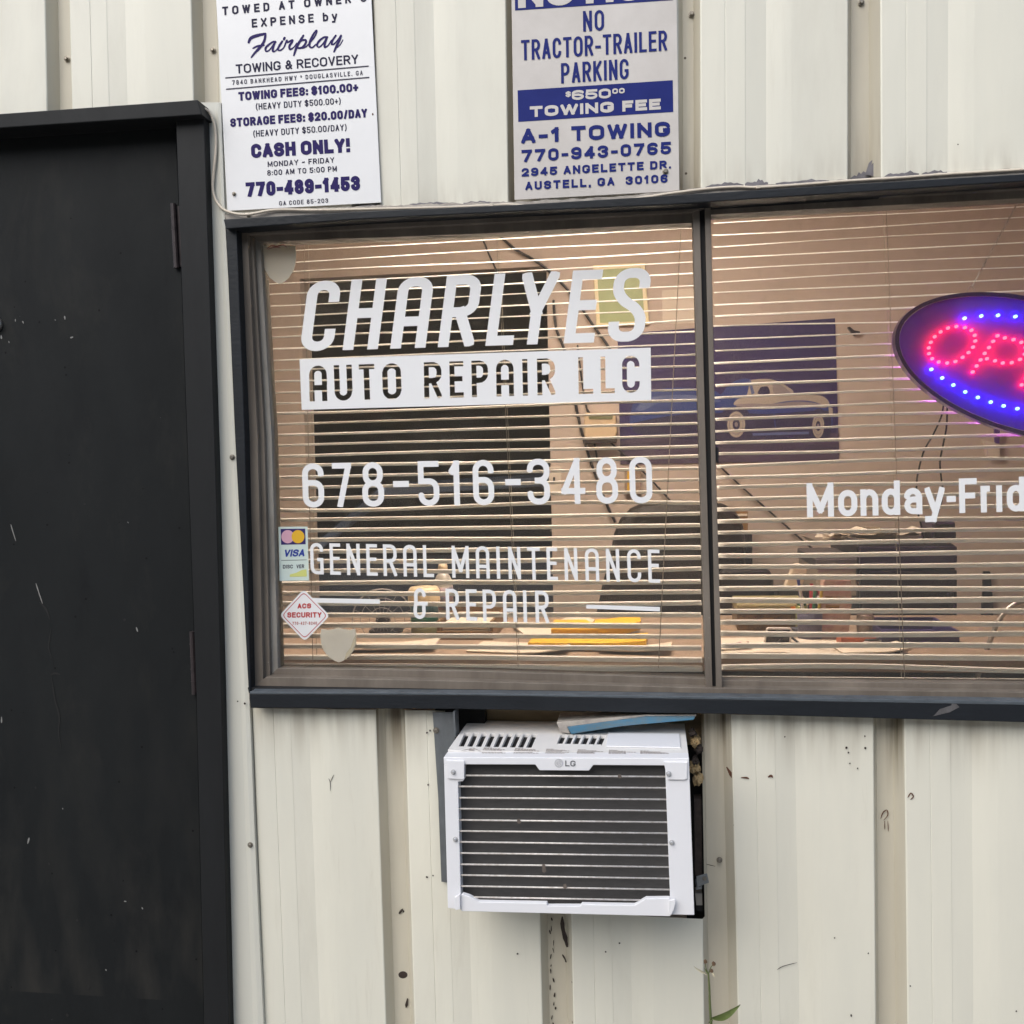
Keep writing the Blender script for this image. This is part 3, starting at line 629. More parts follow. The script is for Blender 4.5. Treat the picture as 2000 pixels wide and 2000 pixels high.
# ================================================================== window
GY = .052           # outer face of the glass
window = thing('office_window', 'wide bronze aluminium office window in a navy black wooden surround', 'window', (at(1380, 900, GY).x, GY, Z_SILL))
XR = 2330
mb = MB(); mb.prism([(436, 428), (700, 413), (1000, 400), (1300, 382), (1650, 360), (2000, 339.5), (XR, 318), (XR, 333), (2000, 354), (1650, 377), (1300, 400), (1000, 413), (700, 428), (441, 447)], -.034, .03); mb.build('head_trim', 'navy', window, .002)
mb = MB(); mb.prism([(487, 1355), (900, 1357), (1420, 1366), (2000, 1376), (XR, 1382), (XR, 1421), (2000, 1411), (1420, 1395), (900, 1385), (489, 1383)], -.040, .03); mb.build('sill_trim', 'navy', window, .002)
mb = MB(); mb.prism([(441, 448), (462, 446), (478, 850), (489.5, 1354), (485.5, 1354), (458.5, 850)], -.016, .03); mb.build('side_trim', 'navy', window, .0015)
mb = MB(); mb.prism([(XR - 22, 334), (XR, 332), (XR + 22, 1384), (XR, 1384)], -.016, .03); mb.build('side_trim', 'navy', window, .0015)
mb = MB(); mb.prism([(488, 1351), (900, 1353.5), (1420, 1361), (2000, 1369.5), (XR, 1375), (XR, 1383), (2000, 1377), (1420, 1366.6), (900, 1357.6), (487, 1355.6)], -.0412, -.010); mb.build('sill_highlight', 'sill_highlight', window, .001)  # paler strip painting the light along the sill's top edge
# aluminium frame: outer and inner steps
def rail(name, outer, m, y0, y1, bev=.001): 
    mb = MB(); mb.prism(outer, y0, y1); return mb.build(name, m, window, bev)
gl_t = [(507, 471), (900, 457), (1350, 434)]; gr_t = [(1390, 418), (2000, 386), (XR - 30, 368)]
gl_b = [(542, 1306), (900, 1311), (1380, 1326)]; gr_b = [(1410, 1330), (2000, 1337), (XR - 30, 1343)]
rail('frame_head', [(462, 446), (1000, 413), (1352, 392), (XR, 330), (XR, 352), (2000, 369), (1390, 402), (1352, 414), (900, 438), (470, 459)], 'bronze', .012, .075)
rail('frame_head', [(478, 452), (1352, 407), (XR, 345), (XR - 30, 369), (2000, 387), (1390, 419), (1350, 435), (900, 458), (505, 472)], 'bronze', .028, .075)
rail('frame_side', [(458, 440), (483, 452), (503, 850), (514, 1340), (484, 1352), (473, 850)], 'bronze', .010, .075)
rail('frame_side', [(478, 452), (494, 465), (516, 850), (527.5, 1325), (508, 1345), (498, 850)], 'bronze', .024, .075)
rail('frame_side', [(493, 462), (508, 470), (530.5, 850), (543, 1306), (524, 1328), (513, 850)], 'bronze_pale', .036, .075)
rail('frame_side', [(XR - 30, 340), (XR, 330), (XR + 20, 1380), (XR - 8, 1370)], 'bronze', .012, .075)
rail('frame_sill', [(488, 1345), (520, 1322), (900, 1330), (1400, 1344), (2000, 1352), (XR, 1358), (XR, 1376), (2000, 1369), (1400, 1358), (900, 1350)], 'bronze', .008, .075)
rail('frame_sill', [(515, 1332), (542, 1305), (900, 1310), (1380, 1325), (1380, 1342), (900, 1332)], 'bronze', .034, .075)
rail('frame_sill', [(1410, 1329), (2000, 1336), (XR - 30, 1342), (XR - 30, 1362), (2000, 1355), (1412, 1345)], 'bronze', .034, .075)
mb = MB(); mb.prism([(484, 1343), (900, 1350), (1400, 1358), (2000, 1368), (XR, 1375), (XR, 1385), (2000, 1377), (1400, 1367), (900, 1358), (486, 1353)], -.012, .03); mb.build('sill_gap', 'gasket', window)
# mullion: two stiles with a dark joint
rail('mullion', [(1352, 392), (1366, 391), (1378, 850), (1392, 1352), (1379, 1352), (1365, 850)], 'bronze', .016, .07)
rail('mullion', [(1366, 391), (1376, 390), (1388, 850), (1399, 1352), (1392, 1352), (1378, 850)], 'gasket', .026, .07, 0)
rail('mullion', [(1376, 390), (1388, 389), (1398, 900), (1411, 1352), (1399, 1352), (1388, 850)], 'bronze', .012, .07)
mb = MB(); mb.prism([(1398, 872), (1404, 874), (1404, 905), (1399, 903)], .018, .04); mb.build('latch', 'blackpl', window, .001)
mb = MB(); mb.prism([(500, 455), (900, 440), (1360, 415), (1390, 1345), (900, 1330), (525, 1325)], GY, GY + .004); mb.build('pane', 'glass', window)
mb = MB(); mb.prism([(1378, 405), (2000, 372), (XR - 10, 355), (XR, 1360), (2000, 1352), (1402, 1345)], GY + .010, GY + .014); mb.build('pane', 'glass', window)
mb = MB(); mb.prism([(1823, 1399), (1836, 1385), (1858, 1378), (1861, 1369), (1868, 1375), (1874, 1381), (1855, 1391)], -.0406, -.039); mb.build('bare_patch', mat('worn_trim_patch', (.115, .11, .112), .6, var=.4, vscale=90), window)

# ================================================================== towing signs
SY = -.006
tow = thing('towing_sign', 'white metal towing sign with violet lettering and CASH ONLY line, above the window corner', 'sign', (at(585, 200, SY).x, SY, at(585, 400, SY).z))
mb = MB(); mb.prism([(417.5, -85), (721, -85), (725.5, 0), (744.5, 395.5), (444, 412), (422, 0)], SY, SY + .002); towp = mb.build('panel', 'sign_white', tow, .0006)
TY = SY - .0006; LN = -.05
mb = MB()
text(mb, "TOWED AT OWNER'S", (434.5, 30), (716, 3), 16.7, sw=3.6, lean=LN, Y=TY, mi=1, gap=.45)
text(mb, "EXPENSE by", (492, 54), (659, 39.5), 17, sw=3.4, lean=LN, Y=TY, mi=1, gap=.42)
text(mb, "TOWING & RECOVERY", (461, 144), (700, 124), 18, sw=3.1, lean=LN, Y=TY, mi=1, gap=.13)
text(mb, "7840 BANKHEAD HWY * DOUGLASVILLE, GA", (453.5, 166), (708.6, 146.5), 9, sw=1.5, lean=LN, Y=TY, mi=2, gap=.3)
text(mb, "TOWING FEES: $100.00+", (466, 197), (700, 178.5), 17, sw=4.4, lean=LN, Y=TY, gap=.09)
text(mb, "(HEAVY DUTY $500.00+)", (500, 214.5), (665.5, 203), 12.3, sw=1.9, lean=LN, Y=TY, mi=1, gap=.16)
text(mb, "STORAGE FEES: $20.00/DAY", (450, 248.4), (717.5, 229), 17, sw=4.4, lean=LN, Y=TY, gap=.09)
text(mb, "(HEAVY DUTY $50.00/DAY)", (495, 267.5), (677, 254.5), 12.3, sw=1.9, lean=LN, Y=TY, mi=1, gap=.16)
text(mb, "CASH ONLY!", (491, 309), (684, 297), 27.5, sw=7.6, lean=LN, Y=TY, gap=.08)
text(mb, "MONDAY ~ FRIDAY", (523, 326), (653, 317.5), 10.5, sw=1.8, lean=LN, Y=TY, mi=1, gap=.2)
text(mb, "8:00 AM TO 5:00 PM", (522, 343), (658, 334.6), 10.5, sw=1.8, lean=LN, Y=TY, mi=1, gap=.2)
text(mb, "770-489-1453", (480.7, 385), (703.7, 371.6), 28.5, sw=7.8, lean=LN, Y=TY, gap=.08)
text(mb, "GA CODE 85-203", (545.3, 401.5), (641, 395.7), 8.6, sw=1.5, lean=LN, Y=TY, mi=2, gap=.25)
Zs = lambda pts: [(470 + x / 8.782, 50 + y / 8.782, wv / 8.782) for x, y, wv in pts]
def sm(pts): return [tuple(p) for p in smooth_path(pts, 5)]
brush(mb, [sm(Zs(p)) for p in (
    [(138, 285, 40), (165, 225, 52), (220, 190, 56), (320, 160, 52), (420, 140, 40)], [(424, 142, 40), (415, 220, 42), (385, 300, 46), (320, 385, 48), (240, 470, 38), (182, 545, 24)], [(212, 388, 24), (290, 352, 36), (400, 336, 26)],
    [(596, 280, 36), (560, 276, 32), (490, 320, 34), (430, 380, 36), (436, 440, 30), (490, 420, 24), (560, 330, 26), (592, 276, 34), (560, 360, 38), (552, 438, 36), (600, 430, 24), (660, 352, 20)],
    [(712, 270, 36), (660, 350, 38), (640, 410, 34), (680, 424, 28), (740, 372, 22), (790, 258, 34), (800, 290, 26), (880, 248, 36), (880, 280, 36), (836, 350, 40), (848, 406, 34), (910, 370, 22), (960, 300, 18)], [(752, 208, 40), (742, 234, 40)],
    [(1076, 168, 32), (1020, 260, 42), (960, 370, 46), (912, 510, 30)], [(985, 300, 20), (1060, 250, 34), (1116, 250, 36), (1114, 300, 38), (1060, 372, 38), (985, 386, 28)], [(1060, 386, 26), (1120, 362, 24), (1170, 310, 20)],
    [(1170, 312, 24), (1262, 200, 26), (1304, 110, 26), (1294, 82, 26), (1240, 160, 36), (1190, 270, 40), (1180, 350, 36), (1226, 376, 28), (1290, 320, 22)],
    [(1486, 196, 34), (1420, 204, 34), (1340, 270, 38), (1310, 340, 34), (1350, 366, 26), (1420, 300, 24), (1480, 200, 32), (1446, 300, 38), (1442, 368, 34), (1500, 340, 24), (1556, 250, 20)],
    [(1630, 172, 34), (1576, 250, 36), (1562, 316, 36), (1600, 316, 26), (1670, 240, 24), (1720, 168, 26)], [(1722, 172, 34), (1690, 260, 42), (1644, 350, 40), (1602, 446, 30)], [(1660, 372, 16), (1710, 320, 18), (1752, 246, 16)])], TY)
mb.flat([(440, 151), (720, 127.8), (720, 130.3), (440, 153.5)], TY, 2); mb.flat([(441.5, 173), (721.3, 149.8), (721.3, 152.3), (441.5, 175.5)], TY, 2)
mb.build('lettering', ['ink_violet', 'ink_dark', 'ink_grey'], towp)
screw(towp, 457.5, 379, SY, .003); screw(towp, 709, -62, SY, .003)
mb = MB(); mb.flat([(728 + 1.6 * math.cos(k), 223 + 2.6 * math.sin(k)) for k in range(6)], TY); mb.build('rust_spot', 'rust', towp)

NY = -.008
notice = thing('parking_notice', 'dull grey no tractor-trailer parking sign with blue bands, above the window', 'sign', (at(1165, 200, NY).x, NY, at(1165, 390, NY).z))
mb = MB(); mb.prism([(997, -110), (1319.5, -110), (1322, 0), (1327, 373), (1005, 390.6), (999, 0)], NY, NY + .002); notp = mb.build('panel', 'sign_grey', notice, .0006)
mb = MB(); TY = NY - .0005; LN = -.014
mb.flat([(1004.5, -62), (1313, -82), (1314.5, 0), (1006, 20.5)], TY)
mb.flat([(1010.9, 176.4), (1314, 156.5), (1315, 218.5), (1012.3, 238)], TY)
TY = NY - .001
text(mb, "NOTICE", (1012, 16), (1306, -3.5), 58, sw=15, lean=LN, Y=TY, mi=1, gap=.12)
text(mb, "NO", (1139, 61.6), (1180, 59), 40, sw=5.4, lean=LN, Y=TY, gap=.13)
text(mb, "TRACTOR-TRAILER", (1018, 118), (1303, 98.5), 39.5, sw=5.4, lean=LN, Y=TY, gap=.10)
text(mb, "PARKING", (1096, 163), (1228, 154), 39.5, sw=5.4, lean=LN, Y=TY, gap=.11)
text(mb, "$", (1104.7, 189.5), (1115, 188.8), 10.5, sw=2.6, lean=LN, Y=TY, mi=1)
text(mb, "650", (1117, 195.6), (1193, 191.5), 19, sw=4.8, lean=LN, Y=TY, mi=1, gap=.16)
text(mb, "00", (1196, 183.5), (1220, 182), 10.5, sw=2.9, lean=LN, Y=TY, mi=1, gap=.2)
text(mb, "TOWING FEE", (1035, 229), (1290.6, 213.5), 21, sw=6.2, lean=LN, Y=TY, mi=1, gap=.2)
text(mb, "A-1 TOWING", (1018, 280.5), (1308.7, 266), 29, sw=7.4, lean=LN, Y=TY, gap=.22)
text(mb, "770-943-0765", (1018.8, 317), (1310.5, 300.5), 24, sw=5.8, lean=LN, Y=TY, gap=.24)
text(mb, "2945 ANGELETTE DR.", (1018.8, 345), (1310.5, 329), 16.3, sw=4.1, lean=LN, Y=TY, gap=.25)
text(mb, "AUSTELL, GA  30106", (1026, 371.4), (1304, 356.5), 16.3, sw=4.1, lean=LN, Y=TY, gap=.27)
mb.build('lettering', ['ink_blue', 'sign_grey'], notp)
screw(notp, 1299.6, 335, NY, .0042); screw(notp, 1012, -95, NY, .0035)

# ================================================================== lettering and stickers on the panes
VY = GY - .0008
VB = GY + .010 - .0008
def decal(name, label, cat, group=None): 
    return thing(name, label, cat, (0, VY, 1.0), group)
t = decal('shop_name_lettering', 'slanted white vinyl name CHARLYES across the upper left pane', 'lettering')
mb = MB(); text(mb, "CHARLYES", (585, 686.5), (1256, 666), 137, 144, sw=21, lean=-.02, slant=.150, Y=VY, font='sq', asp=1.14, cf=1.0,
     boxes=[(585, 650), (669, 738), (762, 831), (855, 925), (948, 1002), (1003, 1076), (1101, 1160), (1184, 1256)])
mb.build('letters', 'vinyl', t)
t = decal('shop_banner', 'white vinyl bar with AUTO REPAIR LLC cut out, under the slanted name', 'banner')
mb = MB()
def cut(rects, mp):
    """bar with the letters cut out of it"""
    X0, X1, Y0, Y1 = 0.0, 1.0, 0.0, 1.0
    inv = []
    for x0, x1, y0, y1 in rects:
        q = []
        for x, y in ((x0, y0), (x1, y1)):
            p = mp(x, y); s_ = (p[0] - 587) / 684.5
            for _ in range(4):
                t_ = (p[1] - lerp(701.6, 679, s_)) / (lerp(800.4, 781.7, s_) - lerp(701.6, 679, s_)); s_ = (p[0] - lerp(585, 589.3, t_)) / (lerp(1270.9, 1271.9, t_) - lerp(585, 589.3, t_))
            q.append((s_, t_))
        inv.append((q[0][0], q[1][0], min(q[0][1], q[1][1]), max(q[0][1], q[1][1])))
    N = 200
    def P(s_, t_): return at(lerp(lerp(585, 1270.9, s_), lerp(589.3, 1271.9, s_), t_), lerp(lerp(701.6, 679, s_), lerp(800.4, 781.7, s_), t_), VY)
    for j in range(N):
        tm = (j + .5) / N; ints = sorted((a, b) for a, b, c, d in inv if c - .0012 <= tm < d + .0012); x = 0
        for a, b in ints + [(1, 1)]:
            if a - x > 1e-5: mb.add([P(x, (j + 1) / N), P(a, (j + 1) / N), P(a, j / N), P(x, j / N)], [(0, 1, 2, 3)])
            x = max(x, b)
text(mb, "AUTO REPAIR LLC", (605, 784), (1250, 766.5), 69, 72, sw=9.6, lean=-.018, Y=VY, font='sq', cf=1.3, fn=cut,
     boxes=[(605, 639), (654, 688), (702, 732), (748, 784), (790, 820), (829, 863), (879, 906), (922, 954), (970, 1004), (1021.5, 1033), (1050, 1085), (1090, 1120), (1130.5, 1159), (1174, 1201), (1216, 1250)])
mb.build('bar', 'vinyl', t)
t = decal('phone_lettering', 'white vinyl phone number 678-516-3480 across the middle of the left pane', 'lettering')
mb = MB(); text(mb, "678-516-3480", (592, 991.5), (1274.6, 982.5), 86, 91, sw=11.3, lean=-.03, Y=VY, font='sq', cf=1.3,
     boxes=[(592, 634), (650.5, 688), (708.5, 751), (769, 800), (818, 859), (878, 902), (925, 966), (988, 1018.5), (1031, 1075), (1097, 1144), (1165.5, 1208), (1231, 1275)])
mb.build('digits', 'vinyl', t)
t = decal('service_lettering', 'white vinyl words GENERAL MAINTENANCE & REPAIR with a dash each side, low on the left pane', 'lettering')
def word(s, p0, p1, h0, h1, sw, cf, boxes):
    """each word a part of its own, spaced along the whole line"""
    k = 0
    for wd_ in s.split(' '):
        mb = MB(); pad = ''.join(c if k <= i < k + len(wd_) else ' ' for i, c in enumerate(s))
        text(mb, pad, p0, p1, h0, h1, sw=sw, lean=-.03, Y=VY, font='sq', cf=cf, boxes=boxes); mb.build('word', 'vinyl', t); k += len(wd_) + 1
word("GENERAL MAINTENANCE", (607, 1121.3), (1289.4, 1138.5), 61, 65, 6.6, 1.5,
     [(607, 632.5), (645, 666), (678, 704), (716.5, 738), (749.5, 776), (788.5, 815), (827.4, 848), (850, 880), (883.5, 917), (930.5, 957), (970.8, 979), (993.8, 1018), (1031, 1056), (1069, 1090), (1103.5, 1129), (1144, 1171), (1185, 1211), (1226.5, 1253), (1267, 1290)])
word("& REPAIR", (808, 1208.5), (1072.6, 1217.5), 60, 63.5, 6.8, 1.5, [(808, 836), (840, 860), (871.7, 897.5), (911, 932.5), (944, 970), (983.5, 1010), (1023, 1032), (1046.6, 1073)])
for q in ([(611, 1168), (741.5, 1170.5), (742, 1179.5), (611, 1177)], [(1145, 1181), (1289, 1185.5), (1289, 1194), (1145, 1188.5)]):
    mb = MB(); mb.flat(q, VY); mb.build('dash', 'vinyl', t)
t = decal('opening_days_lettering', 'bold white vinyl opening days Monday to Friday on the right pane', 'lettering')
mb = MB(); text(mb, "Monday-Friday", (1576.4, 1010.7), (2090, 996), 67, 68, sw=11.6, lean=-.02, Y=VB, gap=.1,
     boxes=[(1576.4, 1629), (1637.5, 1675), (1681, 1716), (1722.7, 1758.5), (1766.7, 1803), (1806.8, 1846), (1849.5, 1867.5), (1874, 1909), (1916, 1940), (1946.4, 1958.6), (1967, 2003), (2011, 2047), (2051, 2090)])
mb.build('letters', 'vinyl', t)

def shield(name, label, box, thick, curl):
    x0, y0, x1, y1, rot = box; t = thing(name, label, 'sticker', (at((x0 + x1) / 2, y1, VY).x, VY, at((x0 + x1) / 2, y1, VY).z), 'blank shield stickers in the corners of the left pane')
    pr = [(.03, .04), (.2, .07), (.36, .045), (.5, 0), (.64, .045), (.8, .07), (.97, .04), (1, .2), (.985, .45), (.92, .65), (.78, .84), (.62, .95), (.5, 1), (.38, .95), (.22, .84), (.08, .65), (.015, .45), (0, .2)]
    pts = [(lerp(x0, x1, u) + rot * (v_ - .5) * (x1 - x0), lerp(y0, y1, v_)) for u, v_ in pr]
    mb = MB(); mb.prism(pts, VY - thick, VY + .0004); mb.build('sheet', 'shield', t)
    inn = [(lerp(x0, x1, .5 + (u - .5) * .9) + rot * (v_ - .5) * (x1 - x0), lerp(y0, y1, .5 + (v_ - .5) * .92)) for u, v_ in pr]
    return t, inn
t, inn = shield('shield_sticker', 'blank cream shield sticker with a faint red scrawl, upper left corner of the pane', (512, 476, 578.5, 555, .02), .0007, 0)
mb = MB(); streak(mb, [(521, 486), (530, 480), (541, 481), (553, 478), (560, 483)], 2.2, VY - .0011); streak(mb, [(523, 487), (536, 483), (548, 484)], 1.6, VY - .0012); mb.build('scrawl', 'red_soft', t)
t, inn = shield('shield_sticker', 'blank cream shield sticker with a yellowed peeling edge, beside the red diamond sticker', (626, 1226, 696, 1294, .02), .003, 1)
mb = MB(); mb.flat([(695, 1240), (694, 1256), (686, 1276), (672, 1289), (676, 1276), (685, 1264), (690, 1248)], VY - .0034); mb.build('peeled_edge', 'shield_edge', t)

t = thing('card_sticker', 'upright pale payment card sticker with pink and yellow discs on the left pane', 'sticker', (at(574, 1134, VY).x, VY, at(574, 1134, VY).z))
mb = MB(); mb.prism([(543.6, 1029), (600.5, 1028.5), (603.5, 1133.8), (546, 1134.7)], VY - .0004, VY); mb.build('sheet', 'card_pale', t)
mb = MB(); mb.flat([(548, 1033), (596, 1032.5), (597, 1063), (549, 1064)], VY - .0007); mb.build('panel', 'card_navy', t)
for cx_, m_, dy in ((562, 'pink', .0010), (582, 'yellow', .0013)):
    mb = MB(); mb.flat([(cx_ + 12.6 * math.cos(a), 1048.2 + 13 * math.sin(a)) for a in [k * math.pi / 14 for k in range(28)]], VY - dy); mb.build('disc', m_, t)
mb = MB(); TY = VY - .0008
text(mb, "VISA", (554, 1087.5), (594, 1086.5), 14, sw=3.2, slant=.2, lean=0, Y=TY, gap=.08)
text(mb, "DISC", (552.5, 1110.5), (572, 1110), 7.2, sw=1.3, Y=TY, mi=1, gap=.14)
text(mb, "VER", (579, 1110), (594, 1109.5), 7.2, sw=1.3, Y=TY, mi=1, gap=.14)
mb.flat([(566, 1122), (578, 1119), (590, 1113), (598.5, 1112), (599.5, 1126), (566, 1126.5)], TY, 2)
mb.flat([(549, 1094), (599, 1093), (599, 1093.8), (549, 1094.8)], TY, 1)
mb.build('print', ['card_blue', 'ink_grey', 'lime'], t)

t = thing('security_sticker', 'white diamond security sticker with red lettering at the lower left of the pane', 'sticker', (at(594, 1250, VY).x, VY, at(594, 1252, VY).z))
def diamond(k, r=.12):
    C = np.array([594.5, 1201.6]); V = [np.array(p) for p in ((546, 1201.6), (593, 1151), (644, 1202.5), (595, 1252.6))]; out = []
    for i in range(4):
        p, a, b = V[i], V[i - 1], V[(i + 1) % 4]
        for tt in (0, .25, .5, .75, 1):
            q = (1 - tt) ** 2 * lerp(p, a, r) + 2 * tt * (1 - tt) * p + tt * tt * lerp(p, b, r); out.append(tuple(C + (q - C) * k))
    return out
mb = MB(); mb.prism(diamond(1), VY - .0009, VY); mb.build('sheet', 'vinyl', t)
mb = MB(); o_, i_ = diamond(.90), diamond(.865); n = len(o_); TY = VY - .0013
A = [at(*p, TY) for p in o_]; B = [at(*p, TY) for p in i_]
mb.add(A + B, [(i, (i + 1) % n, n + (i + 1) % n, n + i) for i in range(n)][::1], 0)
text(mb, "ACS", (581, 1188.6), (607.6, 1188.2), 9.8, sw=2.5, Y=TY, gap=.12); text(mb, "SECURITY", (561, 1206.3), (628, 1206), 10.4, sw=2.4, Y=TY, gap=.12)
text(mb, "770-427-8240", (571, 1220.5), (619, 1220), 6, sw=1.1, Y=TY, mi=1, gap=.2)
mb.build('print', ['red_ink', 'red_soft'], t)

# ================================================================== cable along the window head
t = thing('telephone_cable', 'thin cream cable looping off the door header and along the window head', 'cable', (at(1000, 400, -.012).x, -.012, at(1000, 400, 0).z))
P = [(386, 209, -.03), (392, 210, -.03), (404, 215, -.02), (412, 224, -.014), (420, 248, -.012), (422, 290, -.012), (416, 352, -.012), (418, 381, -.012), (431, 404, -.014), (451, 415, -.016), (484, 419, -.018), (538, 410, -.014), (621, 410.5, -.014), (745, 408, -.014), (870, 405, -.013), (960, 401, -.013), (1001, 400, -.014), (1080, 407, -.020), (1135, 403.5, -.020), (1243, 388, -.014), (1316, 377, -.014), (1390, 368, -.013), (1440, 365, -.013), (1481, 366, -.013), (1572, 360, -.013), (1662, 353, -.013), (1760, 347, -.013), (1843, 340.6, -.013), (2000, 331, -.013), (2340, 309, -.013)]
mb = MB(); mb.tube([at(*q[:2], q[2]) for q in smooth_path(P, 6)], .0029, 7); mb.build('cord', 'cable', t, smooth=True)
for px, py in ((484, 419), (960, 401), (1481, 366)):
    c = at(px, py, -.014); mb = MB(); mb.box(c.x - .004, c.x + .004, -.018, -.006, c.z - .003, c.z + .003); mb.build('clip', 'cable', t, .0008)

# ================================================================== air conditioner in its hole
AF = -.19
ac = thing('air_conditioner', 'white window air conditioner sticking out of a hole in the wall under the window', 'air conditioner', (at(1110, 1780, AF).x, AF, at(1110, 1780, AF).z))
TLp, TRp, BRp, BLp = (866.4, 1479), (1345.6, 1481), (1356.2, 1787.5), (874.5, 1773.7)
def prt(name, pts, y0, y1, m, bev=.0012, smooth=False, par=None):
    mb = MB(); mb.prism(pts, y0, y1); return mb.build(name, m, par or ac, bev, smooth)
mb = MB(); FT = AF + .0365
mb.prism([TLp, TRp, (1346.2, 1495.5), (1158.8, 1494.5), (1150.4, 1505.4), (1053.5, 1504.8), (1045.5, 1493.6), (866.9, 1493)], AF, FT)
mb.prism([(866.9, 1493.05), (906, 1493.3), (905, 1526), (894.7, 1527), (900, 1748.7), (900.5, 1777), (874.5, 1773.7)], AF, FT)
mb.prism([(1299, 1495.3), (1346.2, 1495.55), (1356.2, 1787.5), (1309, 1786.5), (1308.7, 1753.5)], AF, FT)
mb.prism([(900.2, 1748.7), (904, 1747), (917, 1751), (934.8, 1761.5), (1068, 1764), (1069.6, 1769.6), (1133.8, 1769.6), (1136.3, 1766.3), (1239.7, 1768), (1262, 1755), (1308.5, 1754.5), (1309.5, 1790), (900.7, 1780)], AF - .005, AF + .007)
ff = mb.build('front_frame', 'ac_white', ac, .0012)
for q in ([(871, 1485.5), (907, 1486), (906.5, 1523), (874, 1521)], [(1296, 1488), (1343, 1488.5), (1342, 1521), (1337, 1523.5), (1304, 1523)]):
    prt('corner_bracket', q, AF - .004, AF - .0003, 'ac_white', .001, par=ff)
for q in ([(888, 1753), (898, 1747), (899, 1776), (890, 1778), (886, 1770)], [(1307, 1759), (1318, 1757), (1320, 1762), (1316, 1777), (1311, 1788), (1307, 1786)]):
    prt('foot_tab', q, AF - .012, AF - .0055, 'ac_white', .001, par=ff)
for px, py in ((885.5, 1507.5), (1306, 1511), (889.5, 1639), (1312, 1645)):
    screw(ff, px, py, AF - (.004 if py < 1600 else 0), .0034, m='zinc')
a, b, c = at(TLp[0], 1480, AF), at(TRp[0], 1481, AF), at(1110, 1782, AF)
x0, x1, zt, zb = a.x + .001, at(1351, 1640, AF).x - .003, at(1110, 1480, AF).z, c.z + .004
mb = MB(); mb.box(x0 + .006, x1 - .004, AF + .037, .30, zb, zt - .0135); mb.build('housing', 'ac_white', ac, .003)
prt('coil', [(892, 1485), (1322, 1487), (1324, 1779), (900, 1773)], AF + .024, AF + .0335, 'coil', 0)
# grille wires
ly = [1514.5, 1536, 1558, 1579.5, 1601.5, 1623, 1644.3, 1666, 1688, 1709, 1730.5, 1752]; ry = [1517, 1539, 1561.5, 1583.5, 1606, 1627.5, 1650, 1671.5, 1693.5, 1716, 1737.5, 1758]
for k in range(12):
    x_l = lerp(893, 901, k / 11); x_r = lerp(1301, 1310, k / 11)
    if k == 0: x_l = 905
    if k == 11: x_l, x_r = 922, 1256
    mb = MB(); mb.tube([at(x_l, ly[k], AF + .004), at(x_r, ry[k], AF + .004)], .0018, 8); mb.build('grille_wire', 'wire', ac, smooth=True)
for px, py, h in ((1014, 1604, 5), (1063, 1696, 9), (1104, 1731, 5), (1211, 1516, 4)):
    mb = MB(); mb.flat([(px - 4, py - h * .8), (px + 1, py - h), (px + 4, py + h * .6), (px, py + h), (px - 4, py + h * .7)], AF + .001); mb.build('dead_leaf', 'dead_leaf', ac)
# top cover with louvre slots
def ty(py): return 1.86 * 575.0 / (py - 905) - D
mb = MB(); zc0, zc1 = zt - .0075, zt
yf, ya, yb, ye = AF + .037, -.126, -.027, .22
slots = []
for zx in (300, 352, 405, 458, 511, 560, 611, 660, 710): slots.append((800 + zx / 3.116, 800 + (zx + 32) / 3.116, ya, yb))
for zx in (885, 933, 980, 1029, 1078, 1125): slots.append((800 + zx / 3.116, 800 + (zx + 34) / 3.116, -.10, yb))
def tx(px, y): return at(px, lerp(1463, 1433, (y - ya) / (yb - ya)), y).x
mb.box(x0, x1, yf, -.128, zc0, zc1); mb.box(x0, x1, yb, ye, zc0, zc1)
edges = [(x0, x0)] + [e for s_ in slots for e in ((tx(s_[0], ya) , tx(s_[0] + 8, yb) + .004), (tx(s_[1], ya), tx(s_[1] + 8, yb) + .004))] + [(x1, x1)]
for k in range(0, len(edges), 2):
    (a0, a1), (b0, b1) = edges[k], edges[k + 1]
    mb.add([(a0, -.128, zc0), (b0, -.128, zc0), (b1, yb, zc0), (a1, yb, zc0), (a0, -.128, zc1), (b0, -.128, zc1), (b1, yb, zc1), (a1, yb, zc1)], [(0, 1, 5, 4), (1, 2, 6, 5), (2, 3, 7, 6), (3, 0, 4, 7), (4, 5, 6, 7), (3, 2, 1, 0)])
for s_ in slots[9:]:
    q0, q1 = tx(s_[0], ya) - .001, tx(s_[1], ya) + .001; mb.box(q0, q1, -.1285, -.095, zc0 + .0004, zc1 - .0002)
tc_ = mb.build('top_cover', 'ac_top', ac)
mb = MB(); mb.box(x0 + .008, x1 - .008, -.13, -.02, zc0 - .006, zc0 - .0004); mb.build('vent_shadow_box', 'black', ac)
xr0, xr1 = at(1186, 1440, -.06).x, at(1328, 1440, -.06).x
mb = MB(); mb.box(xr0, xr1, -.115, -.015, zc1 + .0003, zc1 + .003); mb.build('label_plate', 'ac_white', tc_, .001)
mb = MB(); rr2 = random.Random(2)
for k in range(6):
    for ln in range(6):
        xa = at(943 + k * 61.5, 1465, -.15).x; wv = .050 * (rr2.uniform(.6, 1) if ln else .3); yy = -.137 - ln * .0052; zx_ = lambda q: (zc1 if yy > AF + .035 else lerp(at(*TLp, AF).z, at(*TRp, AF).z, (q - x0) / (x1 - x0))) + .0005
        xx = xa
        while xx < xa + wv:
            l = rr2.uniform(.002, .006); mb.add([(xx, yy, zx_(xx)), (xx + l, yy, zx_(xx)), (xx + l, yy + .0026, zx_(xx)), (xx, yy + .0026, zx_(xx))], [(0, 1, 2, 3)]); xx += l + .0013
